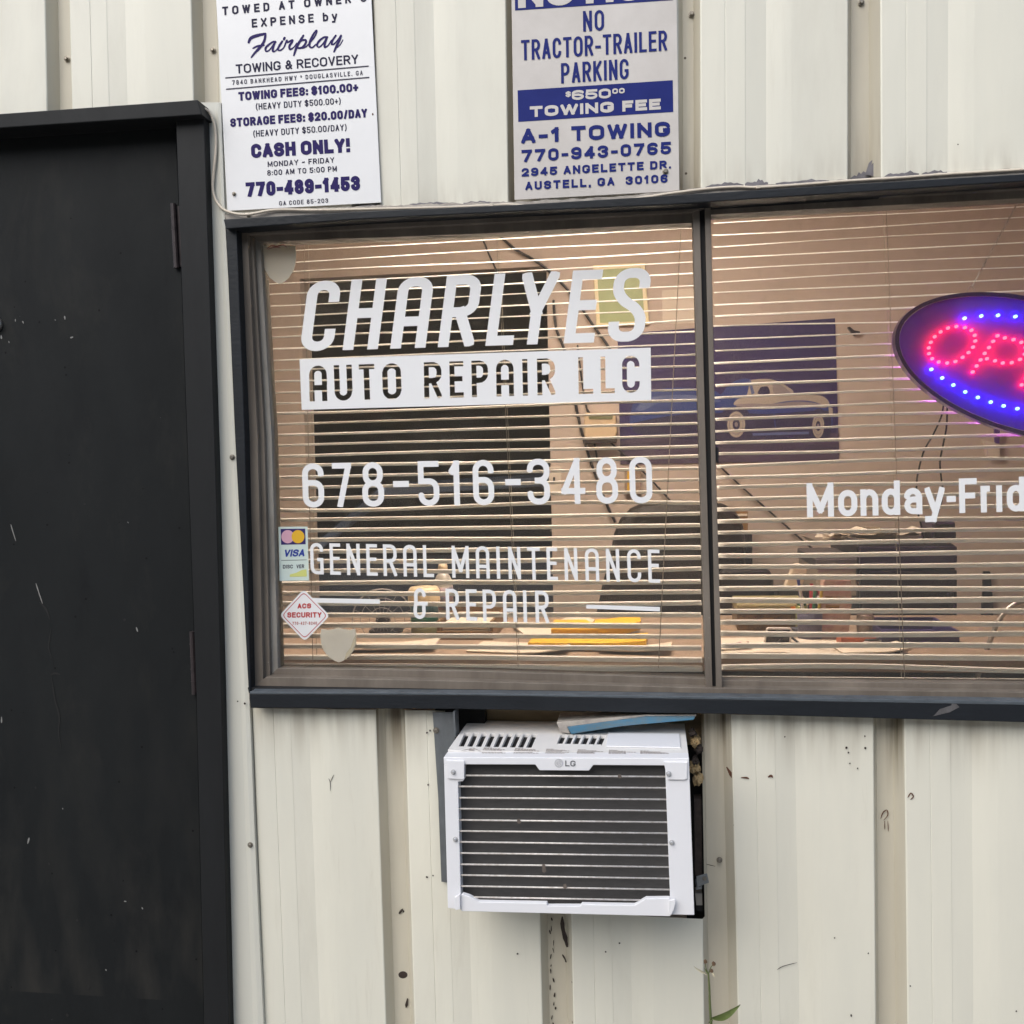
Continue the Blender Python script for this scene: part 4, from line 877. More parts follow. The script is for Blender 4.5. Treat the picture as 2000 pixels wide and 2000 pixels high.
tri = [at(902, 1470, -.16).x, at(938, 1470, -.16).x]; tm = sum(tri) / 2
for q in ([(tri[0], -.160), (tm, -.140), (tm, -.1375), (tri[0] - .003, -.161)], [(tm, -.140), (tri[1], -.160), (tri[1] + .003, -.161), (tm, -.1375)], [(tm - .006, -.155), (tm + .006, -.155), (tm + .005, -.148), (tm - .005, -.148)]):
    mb.add([(p[0], p[1], zc1 + .0004) for p in q], [(0, 1, 2, 3)])
mb.build('printed_warning', mat('grey_print', (.24, .19, .17), .5), tc_)
# badge: round mark and two letters
mb = MB(); ct = (1091.5, 1490.5)
mb.flat([(ct[0] + 8.5 * math.cos(k * math.pi / 12), ct[1] + 8.5 * math.sin(k * math.pi / 12)) for k in range(24)], AF - .0006)
TYb = AF - .0009
brush(mb, [[(ct[0] - 3, ct[1] - 3, 1.6), (ct[0] - 2.8, ct[1] - 2.8, 1.6)], [(ct[0], ct[1] - 4, 1), (ct[0], ct[1] + 3.5, 1), (ct[0] + 2.4, ct[1] + 3.5, 1)], [(ct[0] + 2.5, ct[1] - .2, 1), (ct[0] + 6, ct[1] - .2, 1), (ct[0] + 5, ct[1] + 3.6, 1), (ct[0] + 1.5, ct[1] + 6, 1), (ct[0] - 3, ct[1] + 5, 1), (ct[0] - 6, ct[1] + 1, 1), (ct[0] - 5, ct[1] - 3.8, 1), (ct[0], ct[1] - 6.2, 1)]], TYb, 1)
text(mb, "LG", (1104, 1496.5), (1124, 1496.8), 11, sw=1.9, Y=TYb, mi=2, gap=.14)
mb.build('badge', [mat('silver_print', (.52, .52, .54), .4), mat('pale_print', (.72, .72, .73), .4), mat('charcoal_print', (.12, .12, .13), .4)], ff)

# what shows in the hole round it
t = thing('wall_cavity_board', 'tan plywood offcut behind the gap above the air conditioner', 'board', (at(1100, 1400, .07).x, .07, zb))
mb = MB(); mb.prism([(946, 1372), (1392, 1372), (1392, 1455), (946, 1455)], .075, .09); mb.build('board', 'ply', t)
mb = MB(); mb.prism([(850, 1360), (947, 1360), (947, 1800), (850, 1800)], .05, .12); mb.prism([(1342, 1440), (1402, 1440), (1402, 1810), (1342, 1810)], .09, .12); mb.build('lining', 'black', t)
t = thing('foam_strip', 'blue edged foam strip wedged aslant over the air conditioner', 'board', (at(1220, 1415, -.03).x, -.03, at(1220, 1430, -.03).z))
mb = MB(); mb.prism([(1108, 1420), (1262, 1399.5), (1358, 1399), (1355, 1406), (1217, 1418), (1116, 1434)], -.032, .05); mb.build('core', 'blue', t, .001)
mb = MB(); mb.prism([(1087, 1411), (1105, 1409), (1262, 1396), (1361, 1395.5), (1359, 1398.6), (1262, 1399), (1108, 1419.6), (1114, 1433), (1095, 1430)], -.030, .05); mb.build('facing', 'caulk', t, .001)
t = thing('foam_lumps', 'torn yellowed insulation stuffed between the air conditioner and the cut panel', 'insulation', (at(1362, 1500, .01).x, .01, at(1362, 1560, .01).z))
def lump(c, r, seed, m, nm, par, flat_=1.0):
    mb = MB(); N = 10; vs = []; fs = []
    for i in range(N + 1):
        for k in range(N * 2):
            th, ph = math.pi * i / N, math.pi * k / N; d = Vector((math.sin(th) * math.cos(ph), math.sin(th) * math.sin(ph) * flat_, math.cos(th)))
            vs.append(Vector(c) + Vector((d.x * r[0], d.y * r[1], d.z * r[2])) * (1 + .55 * mnoise.noise(d * 2.2 + Vector((seed, 0, 0)))))
    for i in range(N):
        for k in range(N * 2): fs.append((i * N * 2 + k, i * N * 2 + (k + 1) % (N * 2), (i + 1) * N * 2 + (k + 1) % (N * 2), (i + 1) * N * 2 + k))
    mb.add(vs, fs); return mb.build(nm, m, par)
for k, (px, py, rx_, rz_, m_) in enumerate(((1358, 1447, .010, .012, 'foam'), (1364, 1462, .009, .010, 'dark_wood'), (1357, 1497, .011, .012, 'foam'), (1363, 1520, .010, .015, 'foam'), (1358, 1485, .007, .008, 'dark_wood'), (1352, 1430, .008, .007, 'dark_wood'))):
    lump(at(px, py, .012), (rx_, .02, rz_), k * 3.1, m_, 'lump', t)
for k, (px0, px1, py0, py1, m_) in enumerate(((1356, 1370, 1560, 1710, 'dark_wood'), (1358, 1371, 1745, 1768, 'bronze_pale'), (1359, 1371, 1768, 1780, 'black'))):
    mb = MB(); mb.prism([(px0, py0), (px1, py0), (px1 + 1, py1), (px0 + 2, py1)], .02, .05); mb.build('strip', m_, t)
t = thing('flashing_angle', 'galvanised steel angle screwed upright at the left of the air conditioner', 'bracket', (at(865, 1700, -.01).x, -.01, at(865, 1720, -.01).z))
mb = MB(); mb.prism([(845, 1391), (886, 1391), (888, 1440), (876, 1600), (874, 1724), (862, 1722), (856, 1560)], -.010, -.008); mb.build('plate', 'galv', t)
mb = MB(); mb.prism([(884.5, 1391), (888, 1391), (890, 1440), (886.5, 1440)], -.05, -.0105); mb.build('flange', 'galv', t)
screw(t, 852, 1426.5, -.010, .0046)
t = thing('steel_tab', 'small galvanised steel tab screwed to the wall right of the air conditioner', 'bracket', (at(1370, 1720, -.01).x, -.01, at(1370, 1730, -.01).z))
mb = MB(); mb.prism([(1360, 1712), (1381, 1706), (1385, 1724), (1362, 1733)], -.012, -.010); mb.build('plate', 'galv', t, .0005); screw(t, 1376, 1715.5, -.012, .003)
mb = MB(); mb.prism([(1360, 1733), (1371, 1731), (1371, 1736), (1360, 1738)], -.012, .03); mb.build('leg', 'galv', t)

# ================================================================== weed at the foot of the wall
wd = thing('weed', 'thin green weed with brown seed heads in front of the lower wall panel', 'plant', (at(1392, 2000, -.1).x, -.1, 0))
WY = -.10; root = Vector((at(1400, 2000, WY).x, WY - .03, 0))
top = pxpath([(1392, 2030), (1389, 2000), (1386.5, 1960), (1385.5, 1930), (1383.5, 1902)], WY)
mb = MB(); stem_pts = [root, root + Vector((.006, .008, .12))] + top; stem_pts = smooth_path(stem_pts, 3); mb.tube(stem_pts, [lerp(.0032, .0016, i / (len(stem_pts) - 1)) for i in range(len(stem_pts))], 7); mb.build('stem', 'stem', wd, smooth=True)
def leaf_mesh(base, tip, width, sag=.0, nm='leaf', m='leaf', side=Vector((0, -1, 0))):
    base, tip = Vector(base), Vector(tip); d = tip - base; L = d.length; d.normalize(); s_ = d.cross(side).normalized(); n_ = s_.cross(d).normalized(); mb = MB(); N = 10; vs = []; fs = []
    for i in range(N + 1):
        t_ = i / N; w_ = width * math.sin(math.pi * min(1, t_ * .93 + .05)) ** .8 * (1 - .35 * t_); c = base + d * L * t_ + n_ * (sag * math.sin(math.pi * t_)) 
        vs += [c + s_ * w_ + n_ * .0025, c, c - s_ * w_ + n_ * .0025]
    for i in range(N): fs += [(3 * i, 3 * i + 1, 3 * i + 4, 3 * i + 3), (3 * i + 1, 3 * i + 2, 3 * i + 5, 3 * i + 4)]
    mb.add(vs, fs); return mb.build(nm, m, wd, smooth=True)
leaf_mesh(at(1390.5, 1988, WY), at(1446, 1961, WY - .03), .009, .012)
leaf_mesh(at(1390.5, 1990, WY), at(1384, 1996, WY - .05), .004, .0)
leaf_mesh(at(1391, 2003, WY), at(1424, 1999, WY - .04), .010, .008); leaf_mesh(at(1392, 2010, WY), at(1352, 2030, WY - .04), .011, .008)
leaf_mesh(root + Vector((.005, .006, .1)), root + Vector((.09, -.03, .15)), .013, .01); leaf_mesh(root + Vector((.003, .004, .06)), root + Vector((-.08, -.04, .11)), .014, .01)
leaf_mesh(at(1381, 1902, WY), at(1355, 1887, WY - .01), .0028, .002, 'bract', 'petal'); leaf_mesh(at(1384, 1902, WY), at(1376, 1890, WY), .0018, .001, 'bract', 'leaf')
for (px, py), (qx, qy), r in (((1383.5, 1902), (1378, 1878), .0042), ((1384, 1902), (1394, 1882), .0045), ((1384, 1902), (1390, 1896), .0038)):
    mb = MB(); mb.tube(pxpath([(px, py), ((px + qx) / 2 - 2, (py + qy) / 2), (qx, qy)], WY), .0008, 6); mb.build('stalk', 'stem', wd, smooth=True)
    lump(at(qx, qy, WY), (r * .8, r * .8, r), px, 'bud', 'seed_head', wd)
leaf_mesh(at(1390, 1897, WY), at(1396, 1907, WY), .0026, .001, 'bract', 'petal')

# ================================================================== blinds
YBL = .122
zr0, zr1 = at(1394, 886, YBL).z, at(1394, 640.5, YBL).z
PITCH = (zr1 - zr0) / 11
TILT = math.radians(13.4)
def blind(name, label, xa, xb, z_ref, z_lo, z_hi, cords, jit):
    t = thing(name, label, 'window blind', ((xa + xb) / 2, YBL, z_lo)); r_ = random.Random(jit)
    k0, k1 = math.ceil((z_lo - z_ref) / PITCH), math.floor((z_hi - z_ref) / PITCH)
    mb = MB(); W = .0145
    for k in range(k0, k1 + 1):
        z = z_ref + k * PITCH + r_.uniform(-.0007, .0007); sag = r_.uniform(-.0022, .0022) * (2.2 if r_.random() < .15 else 1); tl = TILT + r_.uniform(-.045, .045); xo = r_.uniform(-.0015, .0015)
        NX, prof = 10, [(-1, 0), (-.5, .0011), (0, .0016), (.5, .0011), (1, 0)]
        vs = []
        for i in range(NX + 1):
            u = i / NX; x = lerp(xa, xb, u) + xo; zz = z + sag * math.sin(math.pi * u * 2 + k)
            for th in (0, -.0005):
                for p, h in prof:
                    yy = p * W; vs.append((x, YBL + yy * math.cos(tl) - (h + th) * math.sin(tl), zz + yy * math.sin(tl) + (h + th) * math.cos(tl)))
        fs = []
        for i in range(NX):
            a, b = i * 10, (i + 1) * 10
            for j in range(4): fs += [(a + j, b + j, b + j + 1, a + j + 1), (a + 5 + j, a + 6 + j, b + 6 + j, b + 5 + j)]
            fs += [(a, a + 5, b + 5, b), (a + 4, b + 4, b + 9, a + 9)]
        fs += [(0, 1, 2, 3, 4, 9, 8, 7, 6, 5)[::-1], tuple(NX * 10 + q for q in (0, 1, 2, 3, 4, 9, 8, 7, 6, 5))]
        mb.add(vs, fs)
    mb.build('slats', 'slat', t)
    mb = MB(); mb.box(xa, xb, YBL - .012, YBL + .012, z_lo - .017, z_lo - .007); mb.build('bottom_rail', 'slat', t, .002)
    mb = MB(); mb.box(xa, xb, YBL - .016, YBL + .016, z_hi + .012, z_hi + .04); mb.build('headrail', 'slat', t, .002)
    for (p0, p1) in cords:
        mb = MB(); a, b = at(*p0, YBL - .0135), at(*p1, YBL - .0135); b.z = z_lo - .008; mb.tube([a, b], .0008, 6); mb.build('ladder_cord', 'cord', t)
        mb = MB(); off = Vector((.0, .027, 0)); mb.tube([a + off, b + off], .0008, 6); mb.build('ladder_cord', 'cord', t)
    return t
zl_ref = at(640, 867.7, YBL).z
blind('venetian_blind', 'cream venetian blind half open behind the lettered left pane', at(519, 880, YBL).x, at(1366, 880, YBL).x, zl_ref, at(640, 1291, YBL).z, at(900, 440, YBL).z,
      [((594, 470), (611, 1296)), ((970, 450), (1012, 1306)), ((1331, 430), (1286, 1310))], 1)
bl2 = blind('venetian_blind', 'cream venetian blind half open behind the right pane and the lit sign', at(1398, 880, YBL).x, at(2300, 880, YBL).x, zr0, at(1420, 1316, YBL).z, at(1600, 395, YBL).z,
      [((1731, 400), (1767, 1330)), ((2150, 380), (2160, 1335))], 2)

# ================================================================== lit OPEN sign
OY = .088
C0 = at(2016, 717, OY)
led_r = mat('red_led', (.8, .1, .1), .3, emit=(1, .010, .016), estr=26)
led_b = mat('blue_led', (.1, .1, .8), .3, emit=(.02, .05, 1), estr=30)
brd = mat('violet_board', (.13, .03, .46), .35); tn = brd.node_tree; ts = tn.nodes.new('ShaderNodeBsdfTranslucent'); ts.inputs[0].default_value = (.45, .2, .7, 1)
tm_ = tn.nodes.new('ShaderNodeMixShader'); tm_.inputs[0].default_value = 0; tn.links.new(tn.nodes['Principled BSDF'].outputs[0], tm_.inputs[1]); tn.links.new(ts.outputs[0], tm_.inputs[2]); tn.links.new(tm_.outputs[0], tn.nodes['Material Output'].inputs[0])
osg = thing('open_sign', 'oval violet LED sign spelling OPEN in red lights with a blue light border, hanging tilted', 'sign', C0)
th = math.radians(15)
def el(a, b, n=72): return [(2016 + a * math.cos(k * 2 * math.pi / n) * math.cos(th) - b * math.sin(k * 2 * math.pi / n) * math.sin(th), 717 + a * math.cos(k * 2 * math.pi / n) * math.sin(th) + b * math.sin(k * 2 * math.pi / n) * math.cos(th)) for k in range(n)]
mb = MB(); mb.prism(el(266, 124), OY, OY + .004); brdo = mb.build('board', brd, osg)
mb = MB(); o_ = [at(p[0], p[1], OY - .010) for p in el(275, 133)]; i_ = [at(p[0], p[1], OY - .010) for p in el(267, 125)]; n = len(o_)
fs = []; vs = o_ + i_ + [Vector((p.x, OY + .018, p.z)) for p in o_] + [Vector((p.x, OY + .018, p.z)) for p in i_]
for k in range(n):
    j = (k + 1) % n; fs += [(k, j, n + j, n + k), (2 * n + k, 2 * n + j, j, k), (n + k, n + j, 3 * n + j, 3 * n + k), (3 * n + k, 3 * n + j, 2 * n + j, 2 * n + k)]
mb.add(vs, fs); mb.build('rim', mat('violet_black_rim', (.05, .02, .09), .3), osg)
Zp = lambda L: [(1350 + x / 2.972, 400 + y / 2.972) for x, y in L]
red_O = Zp([(1540, 706), (1590, 712), (1628, 728), (1647, 757), (1650, 790), (1637, 826), (1611, 857), (1577, 885), (1535, 909), (1487, 918), (1438, 912), (1400, 893), (1382, 863), (1380, 830), (1392, 798), (1415, 765), (1449, 737), (1492, 715)])
red_P = Zp([(1635, 970), (1658, 935), (1681, 900), (1705, 862), (1730, 828), (1754, 792), (1779, 760), (1822, 772), (1872, 782), (1918, 798), (1943, 828), (1938, 866), (1910, 897), (1862, 916), (1810, 918), (1765, 905), (1718, 893)])
red_E = Zp([(1920, 1045), (1945, 1008), (1970, 970), (1995, 934), (2020, 897), (2045, 860), (2070, 828), (2115, 842), (2160, 856), (2205, 870), (1965, 1060), (2010, 1074), (2055, 1088), (2100, 1100), (2040, 950), (2080, 962), (2120, 974)])
red_N = Zp([(2225, 1125), (2250, 1088), (2275, 1050), (2300, 1012), (2325, 976), (2350, 940), (2375, 905), (2385, 945), (2392, 985), (2400, 1025), (2410, 1065), (2418, 1105), (2428, 1145), (2440, 1180), (2465, 1145), (2490, 1108), (2515, 1070), (2540, 1032), (2565, 996), (2590, 960)])
blue_T = Zp([(1588, 658), (1685, 645), (1782, 641), (1883, 648), (1985, 662), (2085, 682), (2180, 706), (2275, 738), (2365, 775), (2450, 818), (2530, 866), (2600, 920), (2655, 980)])
blue_B = Zp([(1395, 955), (1458, 1005), (1523, 1046), (1592, 1086), (1665, 1118), (1740, 1145), (1815, 1167), (1895, 1183), (1980, 1200), (2065, 1214), (2150, 1224), (2235, 1232), (2320, 1236), (2405, 1232)])
def led_me(mt, nm):
    mb = MB(); mb.lathe((0, 0, 0), [(.0034, -.004), (.0034, .0015), (.0026, .0036), (.0012, .0047), (.0002, .005)], 'y', 8); o = mb.build(nm, mt, None); me = o.data; bpy.data.objects.remove(o); return me
mer, meb = led_me(led_r, 'red_led'), led_me(led_b, 'blue_led')
rest = []
for L, me, nm in ((red_O, mer, 'red_led'), (red_P, mer, 'red_led'), (red_E, mer, 'red_led'), (red_N, mer, 'red_led'), (blue_T, meb, 'blue_led'), (blue_B, meb, 'blue_led')):
    for px, py in L:
        if px > 2070 : continue
        o = bpy.data.objects.new(nm, me); COL.objects.link(o); o.parent = brdo; o.location = at(px, py, OY - .006) - C0
glow = mat('added_violet_glow', (.5, .1, .8), .3, emit=(.80, .16, .95), estr=240)  # unseen emitters added behind the board to tint slats and wall violet
for k in range(12):
    a = k * math.pi / 6 + .2; mb = MB(); q = at(2016 + 225 * math.cos(a) * math.cos(th) - 92 * math.sin(a) * math.sin(th), 717 + 225 * math.cos(a) * math.sin(th) + 92 * math.sin(a) * math.cos(th), OY + .0045)
    mb.lathe(q + Vector((0, .006, 0)), [(.0005, .0), (.004, .001), (.005, .006)], 'y', 8); mb.build('added_back_glow', glow, brdo)
mbr, mbb = MB(), MB()
for L, m_ in ((red_E, mbr), (red_N, mbr), (blue_T, mbb), (blue_B, mbb)):
    for px, py in L:
        if px > 2070: m_.lathe(at(px, py, OY - .006), [(.0034, -.004), (.0034, .0015), (.0026, .0036), (.0002, .005)], 'y', 8)
tag(mbr.build('red_led_row', led_r, osg), None, None, kind='stuff'); tag(mbb.build('blue_led_row', led_b, osg), None, None, kind='stuff')
mb = MB(); e = at(1896, 566, OY); mb.tube([e + Vector((.006 * math.cos(a), 0, .008 * math.sin(a))) for a in [k * math.pi / 8 for k in range(16)]], .0009, 6, closed=True); mb.build('hook', 'silver', osg)
ch = thing('hanging_chain', 'thin silver chain holding up the oval lit sign', 'chain', at(1990, 400, OY))
mb = MB(); a, b = at(1899, 559, OY), at(2045, 290, OY); nlk = int((b - a).length / .0075)
mb.tube([a, lerp(a, b, .10)], .0011, 6)
for k in range(int(nlk * .1), nlk):
    c = lerp(a, b, (k + .5) / nlk); d = (b - a).normalized(); s_ = Vector((0, 1, 0)) if k % 2 else d.cross(Vector((0, 1, 0))).normalized()
    mb.tube([c + d * (.0052 * math.cos(q)) + s_ * (.0021 * math.sin(q)) for q in [j * math.pi / 5 for j in range(10)]], .0008, 5, closed=True)
mb.build('links', 'silver', ch)
for nm, pts, lab in (('sign_cable', [(1843, 790), (1838, 815), (1822, 850), (1805, 880), (1795, 915), (1790, 950), (1793, 1000), (1800, 1030), (1806, 1062)], 'black cable drooping from the oval lit sign, the longer left one'),
                     ('sign_cable', [(1850, 790), (1849, 830), (1842, 870), (1836, 900), (1838, 930), (1841, 955), (1838, 985), (1830, 1010), (1826, 1062)], 'black cable drooping from the oval lit sign, the straighter right one')):
    t = thing(nm, lab, 'cable', at(pts[-1][0], pts[-1][1], .16), 'cables below the lit sign'); mb = MB(); mb.tube(pxpath(pts, .16, 5), .0019, 7); mb.build('cord', 'blackpl', t, smooth=True)

# ================================================================== the office inside
WB = 1.95
zc_in = 2.52
dx0, dx1, dz1 = at(597, 900, WB).x, at(1075, 900, WB).x, at(850, 531, WB).z
XI0, XI1 = -2.9, 2.3
def wall_thing(name, boxes, m, label):
    mb = MB()
    for b in boxes: mb.box(*b)
    return tag(mb.build(name, m), label, 'wall')
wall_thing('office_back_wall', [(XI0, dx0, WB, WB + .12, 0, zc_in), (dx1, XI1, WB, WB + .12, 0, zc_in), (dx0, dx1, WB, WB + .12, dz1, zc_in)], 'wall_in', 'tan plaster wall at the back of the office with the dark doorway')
wall_thing('office_side_wall', [(XI0 - .1, XI0, .14, WB + .12, 0, zc_in)], 'wall_in', 'tan plaster wall closing the office at its left end')
wall_thing('office_side_wall', [(XI1, XI1 + .1, .14, WB + .12, 0, zc_in)], 'wall_in', 'tan plaster wall closing the office at its right end')
wz0, wz1 = Z_SILL - .01, Z_HEAD + .04
wx0, wx1 = at(500, 900, .15).x, at(2320, 900, .15).x
zac = zb - .06
wall_thing('office_front_wall', [(XI0, wx0, .14, .16, 0, zc_in), (wx1, XI1, .14, .16, 0, zc_in), (wx0, wx1, .14, .16, wz1, zc_in), (wx0, HOLE[0], .14, .16, 0, wz0), (HOLE[1], wx1, .14, .16, 0, wz0), (HOLE[0], HOLE[1], .14, .16, 0, zac)], 'wall_in', 'tan plaster inner face of the front wall under the window')
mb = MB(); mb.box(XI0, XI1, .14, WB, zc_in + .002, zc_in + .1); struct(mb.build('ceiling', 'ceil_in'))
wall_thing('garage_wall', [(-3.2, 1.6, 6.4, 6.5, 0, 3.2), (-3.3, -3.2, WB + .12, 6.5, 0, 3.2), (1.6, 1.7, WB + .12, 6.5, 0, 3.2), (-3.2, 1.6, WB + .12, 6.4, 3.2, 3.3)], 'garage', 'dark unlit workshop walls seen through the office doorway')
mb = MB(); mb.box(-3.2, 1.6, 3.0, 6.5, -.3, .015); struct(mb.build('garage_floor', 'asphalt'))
# a car standing in the dark workshop
car = thing('parked_car', 'dark blue grey car standing in the unlit workshop behind the doorway', 'car', (-1.6, 3.6, .015))
cm = mat('blue_grey_car_paint', (.10, .115, .15), .25, .3); X = lambda x: -3.0 + x
mb = MB(); side = [(0, .30), (.05, .62), (.35, .78), (1.0, .88), (1.55, 1.32), (2.5, 1.36), (3.05, .96), (3.55, .86), (3.7, .55), (3.65, .28)]
fr = [Vector((X(x) , 3.0, z)) for x, z in side]; mb.prism3(fr, 4.5); mb.build('body', cm, car, .06)
mb = MB(); mb.prism3([Vector((X(x), 2.99, z)) for x, z in ((1.15, .92), (1.62, 1.26), (2.42, 1.29), (2.85, .96))], 3.01); mb.build('window', 'black', car)
for x in (.75, 2.95):
    mb = MB(); mb.lathe((X(x), 3.02, .33), [(.32, 0), (.33, .02), (.30, .07), (.22, .08)], 'y', 28); ty_ = mb.build('tyre', 'blackpl', car)
    mb = MB(); mb.lathe((X(x), 2.945, .33), [(.20, 0), (.19, .012), (.08, .018), (.0005, .02)], 'y', 24); mb.build('rim', 'silver', car)

# ceiling lamp
lx, lyy = -.25, .66
cl = thing('ceiling_light', 'warm fluorescent ceiling light fitting lighting the office', 'light', (lx, lyy, zc_in))
mb = MB(); mb.box(lx - .62, lx + .62, lyy - .17, lyy + .17, zc_in - .03, zc_in); mb.build('housing', 'ac_white', cl, .004)
mb = MB(); mb.box(lx - .58, lx + .58, lyy - .14, lyy + .14, zc_in - .055, zc_in - .0305); mb.build('diffuser', mat('lit_diffuser', (.8, .8, .8), .4, emit=(1, .83, .71), estr=28), cl, .004)

# ---- on the back wall
YW = WB - .002
def on_wall(name, label, cat, pts, thick, m, group=None):
    c = at(*pts[0], YW - thick); t = thing(name, label, cat, (c.x, WB, c.z), group); mb = MB(); mb.prism(pts, YW - thick, YW); return t, mb
t, mb = on_wall('car_poster', 'violet blue wall poster of a pale roofed blue car', 'poster', [(1206, 652), (1631, 621.5), (1639, 899.5), (1212, 907)], .004, None)
mb.build('sheet', mat('poster_violet', (.034, .027, .115), .5, var=.25, vscale=2, col2=(.042, .025, .095), spec=.3), t)
PY = YW - .0045; mb = MB()
mb.flat([(1211, 861), (1300, 850), (1500, 842), (1638, 846), (1639, 899.3), (1212, 906.5)], PY)
def soft(pts, n=4): return [tuple(p) for p in smooth_path(pts + [pts[0]], n)][:-1]
mb.flat([(1212, 868), (1330, 858), (1480, 862), (1638.6, 872), (1638.8, 884), (1480, 878), (1330, 872), (1212, 884)], PY - .0003, 5)
mb.flat(soft([(1230, 820), (1236, 790), (1256, 769), (1296, 759), (1340, 757), (1392, 762), (1408, 770), (1420, 755), (1438, 743), (1464, 740), (1500, 758), (1560, 772), (1606, 774), (1621, 788), (1626, 815), (1622, 842), (1600, 856), (1450, 862), (1300, 855), (1238, 842)]), PY - .0006, 1)
mb.flat(soft([(1236, 826), (1310, 812), (1410, 806), (1500, 808), (1600, 802), (1621, 808), (1622, 842), (1600, 857), (1450, 862), (1300, 855), (1240, 844)]), PY - .0009, 2)
mb.flat(soft([(1240, 800), (1262, 780), (1300, 772), (1360, 772), (1404, 780), (1398, 786), (1340, 782), (1290, 786), (1256, 802)]), PY - .0009, 6)
mb.flat(soft([(1464, 742), (1497, 740), (1522, 746), (1548, 762), (1554, 771), (1600, 772), (1617, 782), (1619, 792), (1606, 790), (1580, 783), (1540, 783), (1500, 790), (1470, 789), (1434, 791), (1440, 780), (1458, 772)]), PY - .0012, 3)
mb.flat(soft([(1436, 790), (1470, 788), (1505, 789), (1560, 784), (1606, 790), (1612, 797), (1560, 793), (1500, 797), (1450, 800)]), PY - .0013, 4)
mb.flat(soft([(1486, 756), (1499, 755), (1503, 769), (1480, 769)]), PY - .0016, 2)
mb.flat(soft([(1509, 746), (1520, 749), (1538, 761), (1544, 770), (1513, 769)]), PY - .0016, 4)
mb.flat([(1462, 744), (1466, 742), (1474, 768), (1468, 771)], PY - .0017, 6)
mb.flat(soft([(1404, 826), (1412, 804), (1438, 794), (1460, 802), (1468, 826), (1462, 850), (1412, 852)]), PY - .0014, 2)
mb.flat(soft([(1580, 830), (1586, 806), (1602, 798), (1616, 812), (1618, 846), (1584, 852)]), PY - .0014, 2)
mb.flat([(1470, 846), (1580, 843), (1580, 848), (1470, 851)], PY - .0015, 6); mb.flat([(1510, 800), (1512, 800), (1516, 840), (1514, 840)], PY - .0015, 1)
mb.flat([(1618, 794), (1626, 797), (1627, 812), (1619, 812)], PY - .0015, 3)
for cx_, cy_, rx_, ry_ in ((1438, 829, 20, 29), (1598, 832, 13, 27)):
    for k_, mi in ((1, 2), (.88, 3), (.70, 4), (.62, 3), (.36, 2), (.16, 4)):
        mb.flat([(cx_ + rx_ * k_ * math.cos(a), cy_ + ry_ * k_ * math.sin(a)) for a in [q * math.pi / 12 for q in range(24)]], PY - .0016 - .0004 * (1.2 - k_) * 3, mi)
mb.build('picture', [mat('poster_road', (.08, .055, .09), .4), mat('poster_blue', (.03, .055, .20), .35), mat('poster_dark', (.025, .02, .06), .4), mat('poster_cream', (.40, .34, .27), .5), mat('poster_grey', (.26, .22, .21), .4), mat('poster_shadow', (.05, .035, .07), .4), mat('poster_pale_blue', (.10, .13, .27), .4)], t)
t, mb = on_wall('picture_frame', 'pale yellow framed green print hung over the doorway side of the poster', 'picture', [(1158, 518), (1259, 513), (1268, 634), (1165, 639)], .016, None)
mb.build('frame', mat('pale_yellow_frame', (.78, .66, .38), .4), t, .002)
mb = MB(); mb.flat([(1166, 527), (1252, 522), (1259, 627), (1172, 631)], YW - .0166); mb.build('print', mat('soft_green_print', (.34, .40, .16), .4, var=.15, vscale=8), t)
t, mb = on_wall('paper_notice', 'plain pale paper pinned above the violet poster', 'paper', [(1293, 567), (1374, 562), (1378, 630), (1294, 633)], .0015, None); mb.build('sheet', 'paper', t)
t, mb = on_wall('towel_dispenser', 'tan towel dispenser with a green slot beside the poster', 'dispenser', [(1141, 806), (1202, 806), (1206, 845), (1200, 858), (1146, 860), (1140, 850)], .09, None)
mb.build('body', mat('tan_plastic', (.62, .46, .28), .4), t, .006)
mb = MB(); mb.prism([(1149, 811), (1197, 811), (1196, 819), (1150, 819)], YW - .0925, YW - .089); mb.build('slot', mat('olive_plastic', (.16, .16, .07), .5), t, .001)
mb = MB(); mb.prism([(1139, 853), (1146, 860), (1200, 858), (1206, 850), (1203, 864), (1142, 866)], YW - .094, YW - .02); mb.build('lip', 'dark_wood', t)
t, mb = on_wall('switch_plate', 'pale switch plate on the tan wall right of the dark doorway', 'switch', [(1072, 912), (1096, 912), (1096, 961), (1072, 961)], .006, None); mb.build('plate', 'paper', t, .001)
mb = MB(); mb.prism([(1080, 932), (1084, 932), (1084, 941), (1080, 941)], YW - .014, YW - .006); mb.build('toggle', 'blackpl', t)
t, mb = on_wall('wooden_plaque', 'small tan wooden plaque below the violet poster', 'plaque', [(1220, 913), (1252, 912), (1252, 966), (1220, 967)], .02, None); mb.build('board', 'desk', t, .002)
mb = MB(); mb.prism([(1225, 916), (1232, 916), (1232, 964), (1225, 964)], YW - .024, YW - .0205); mb.build('strip', 'yellow', t)
t, mb = on_wall('wall_hook', 'small black hook on the tan wall right of the poster', 'hook', [(1656, 639), (1660, 638), (1668, 645), (1679, 647), (1681, 652), (1670, 655), (1664, 650)], .02, None); mb.build('hook', 'blackpl', t)
t, mb = on_wall('wall_tag', 'pale cardboard tag on the wall below the lit sign', 'tag', [(1923, 860), (1952, 866), (1953, 892), (1944, 895), (1929, 890)], .03, None); mb.build('card', 'paper', t)
mb = MB(); mb.prism([(1943, 838), (1953, 838), (1952, 866), (1944, 865)], YW - .034, YW - .02); mb.build('clip', mat('violet_plastic', (.10, .04, .2), .4), t)
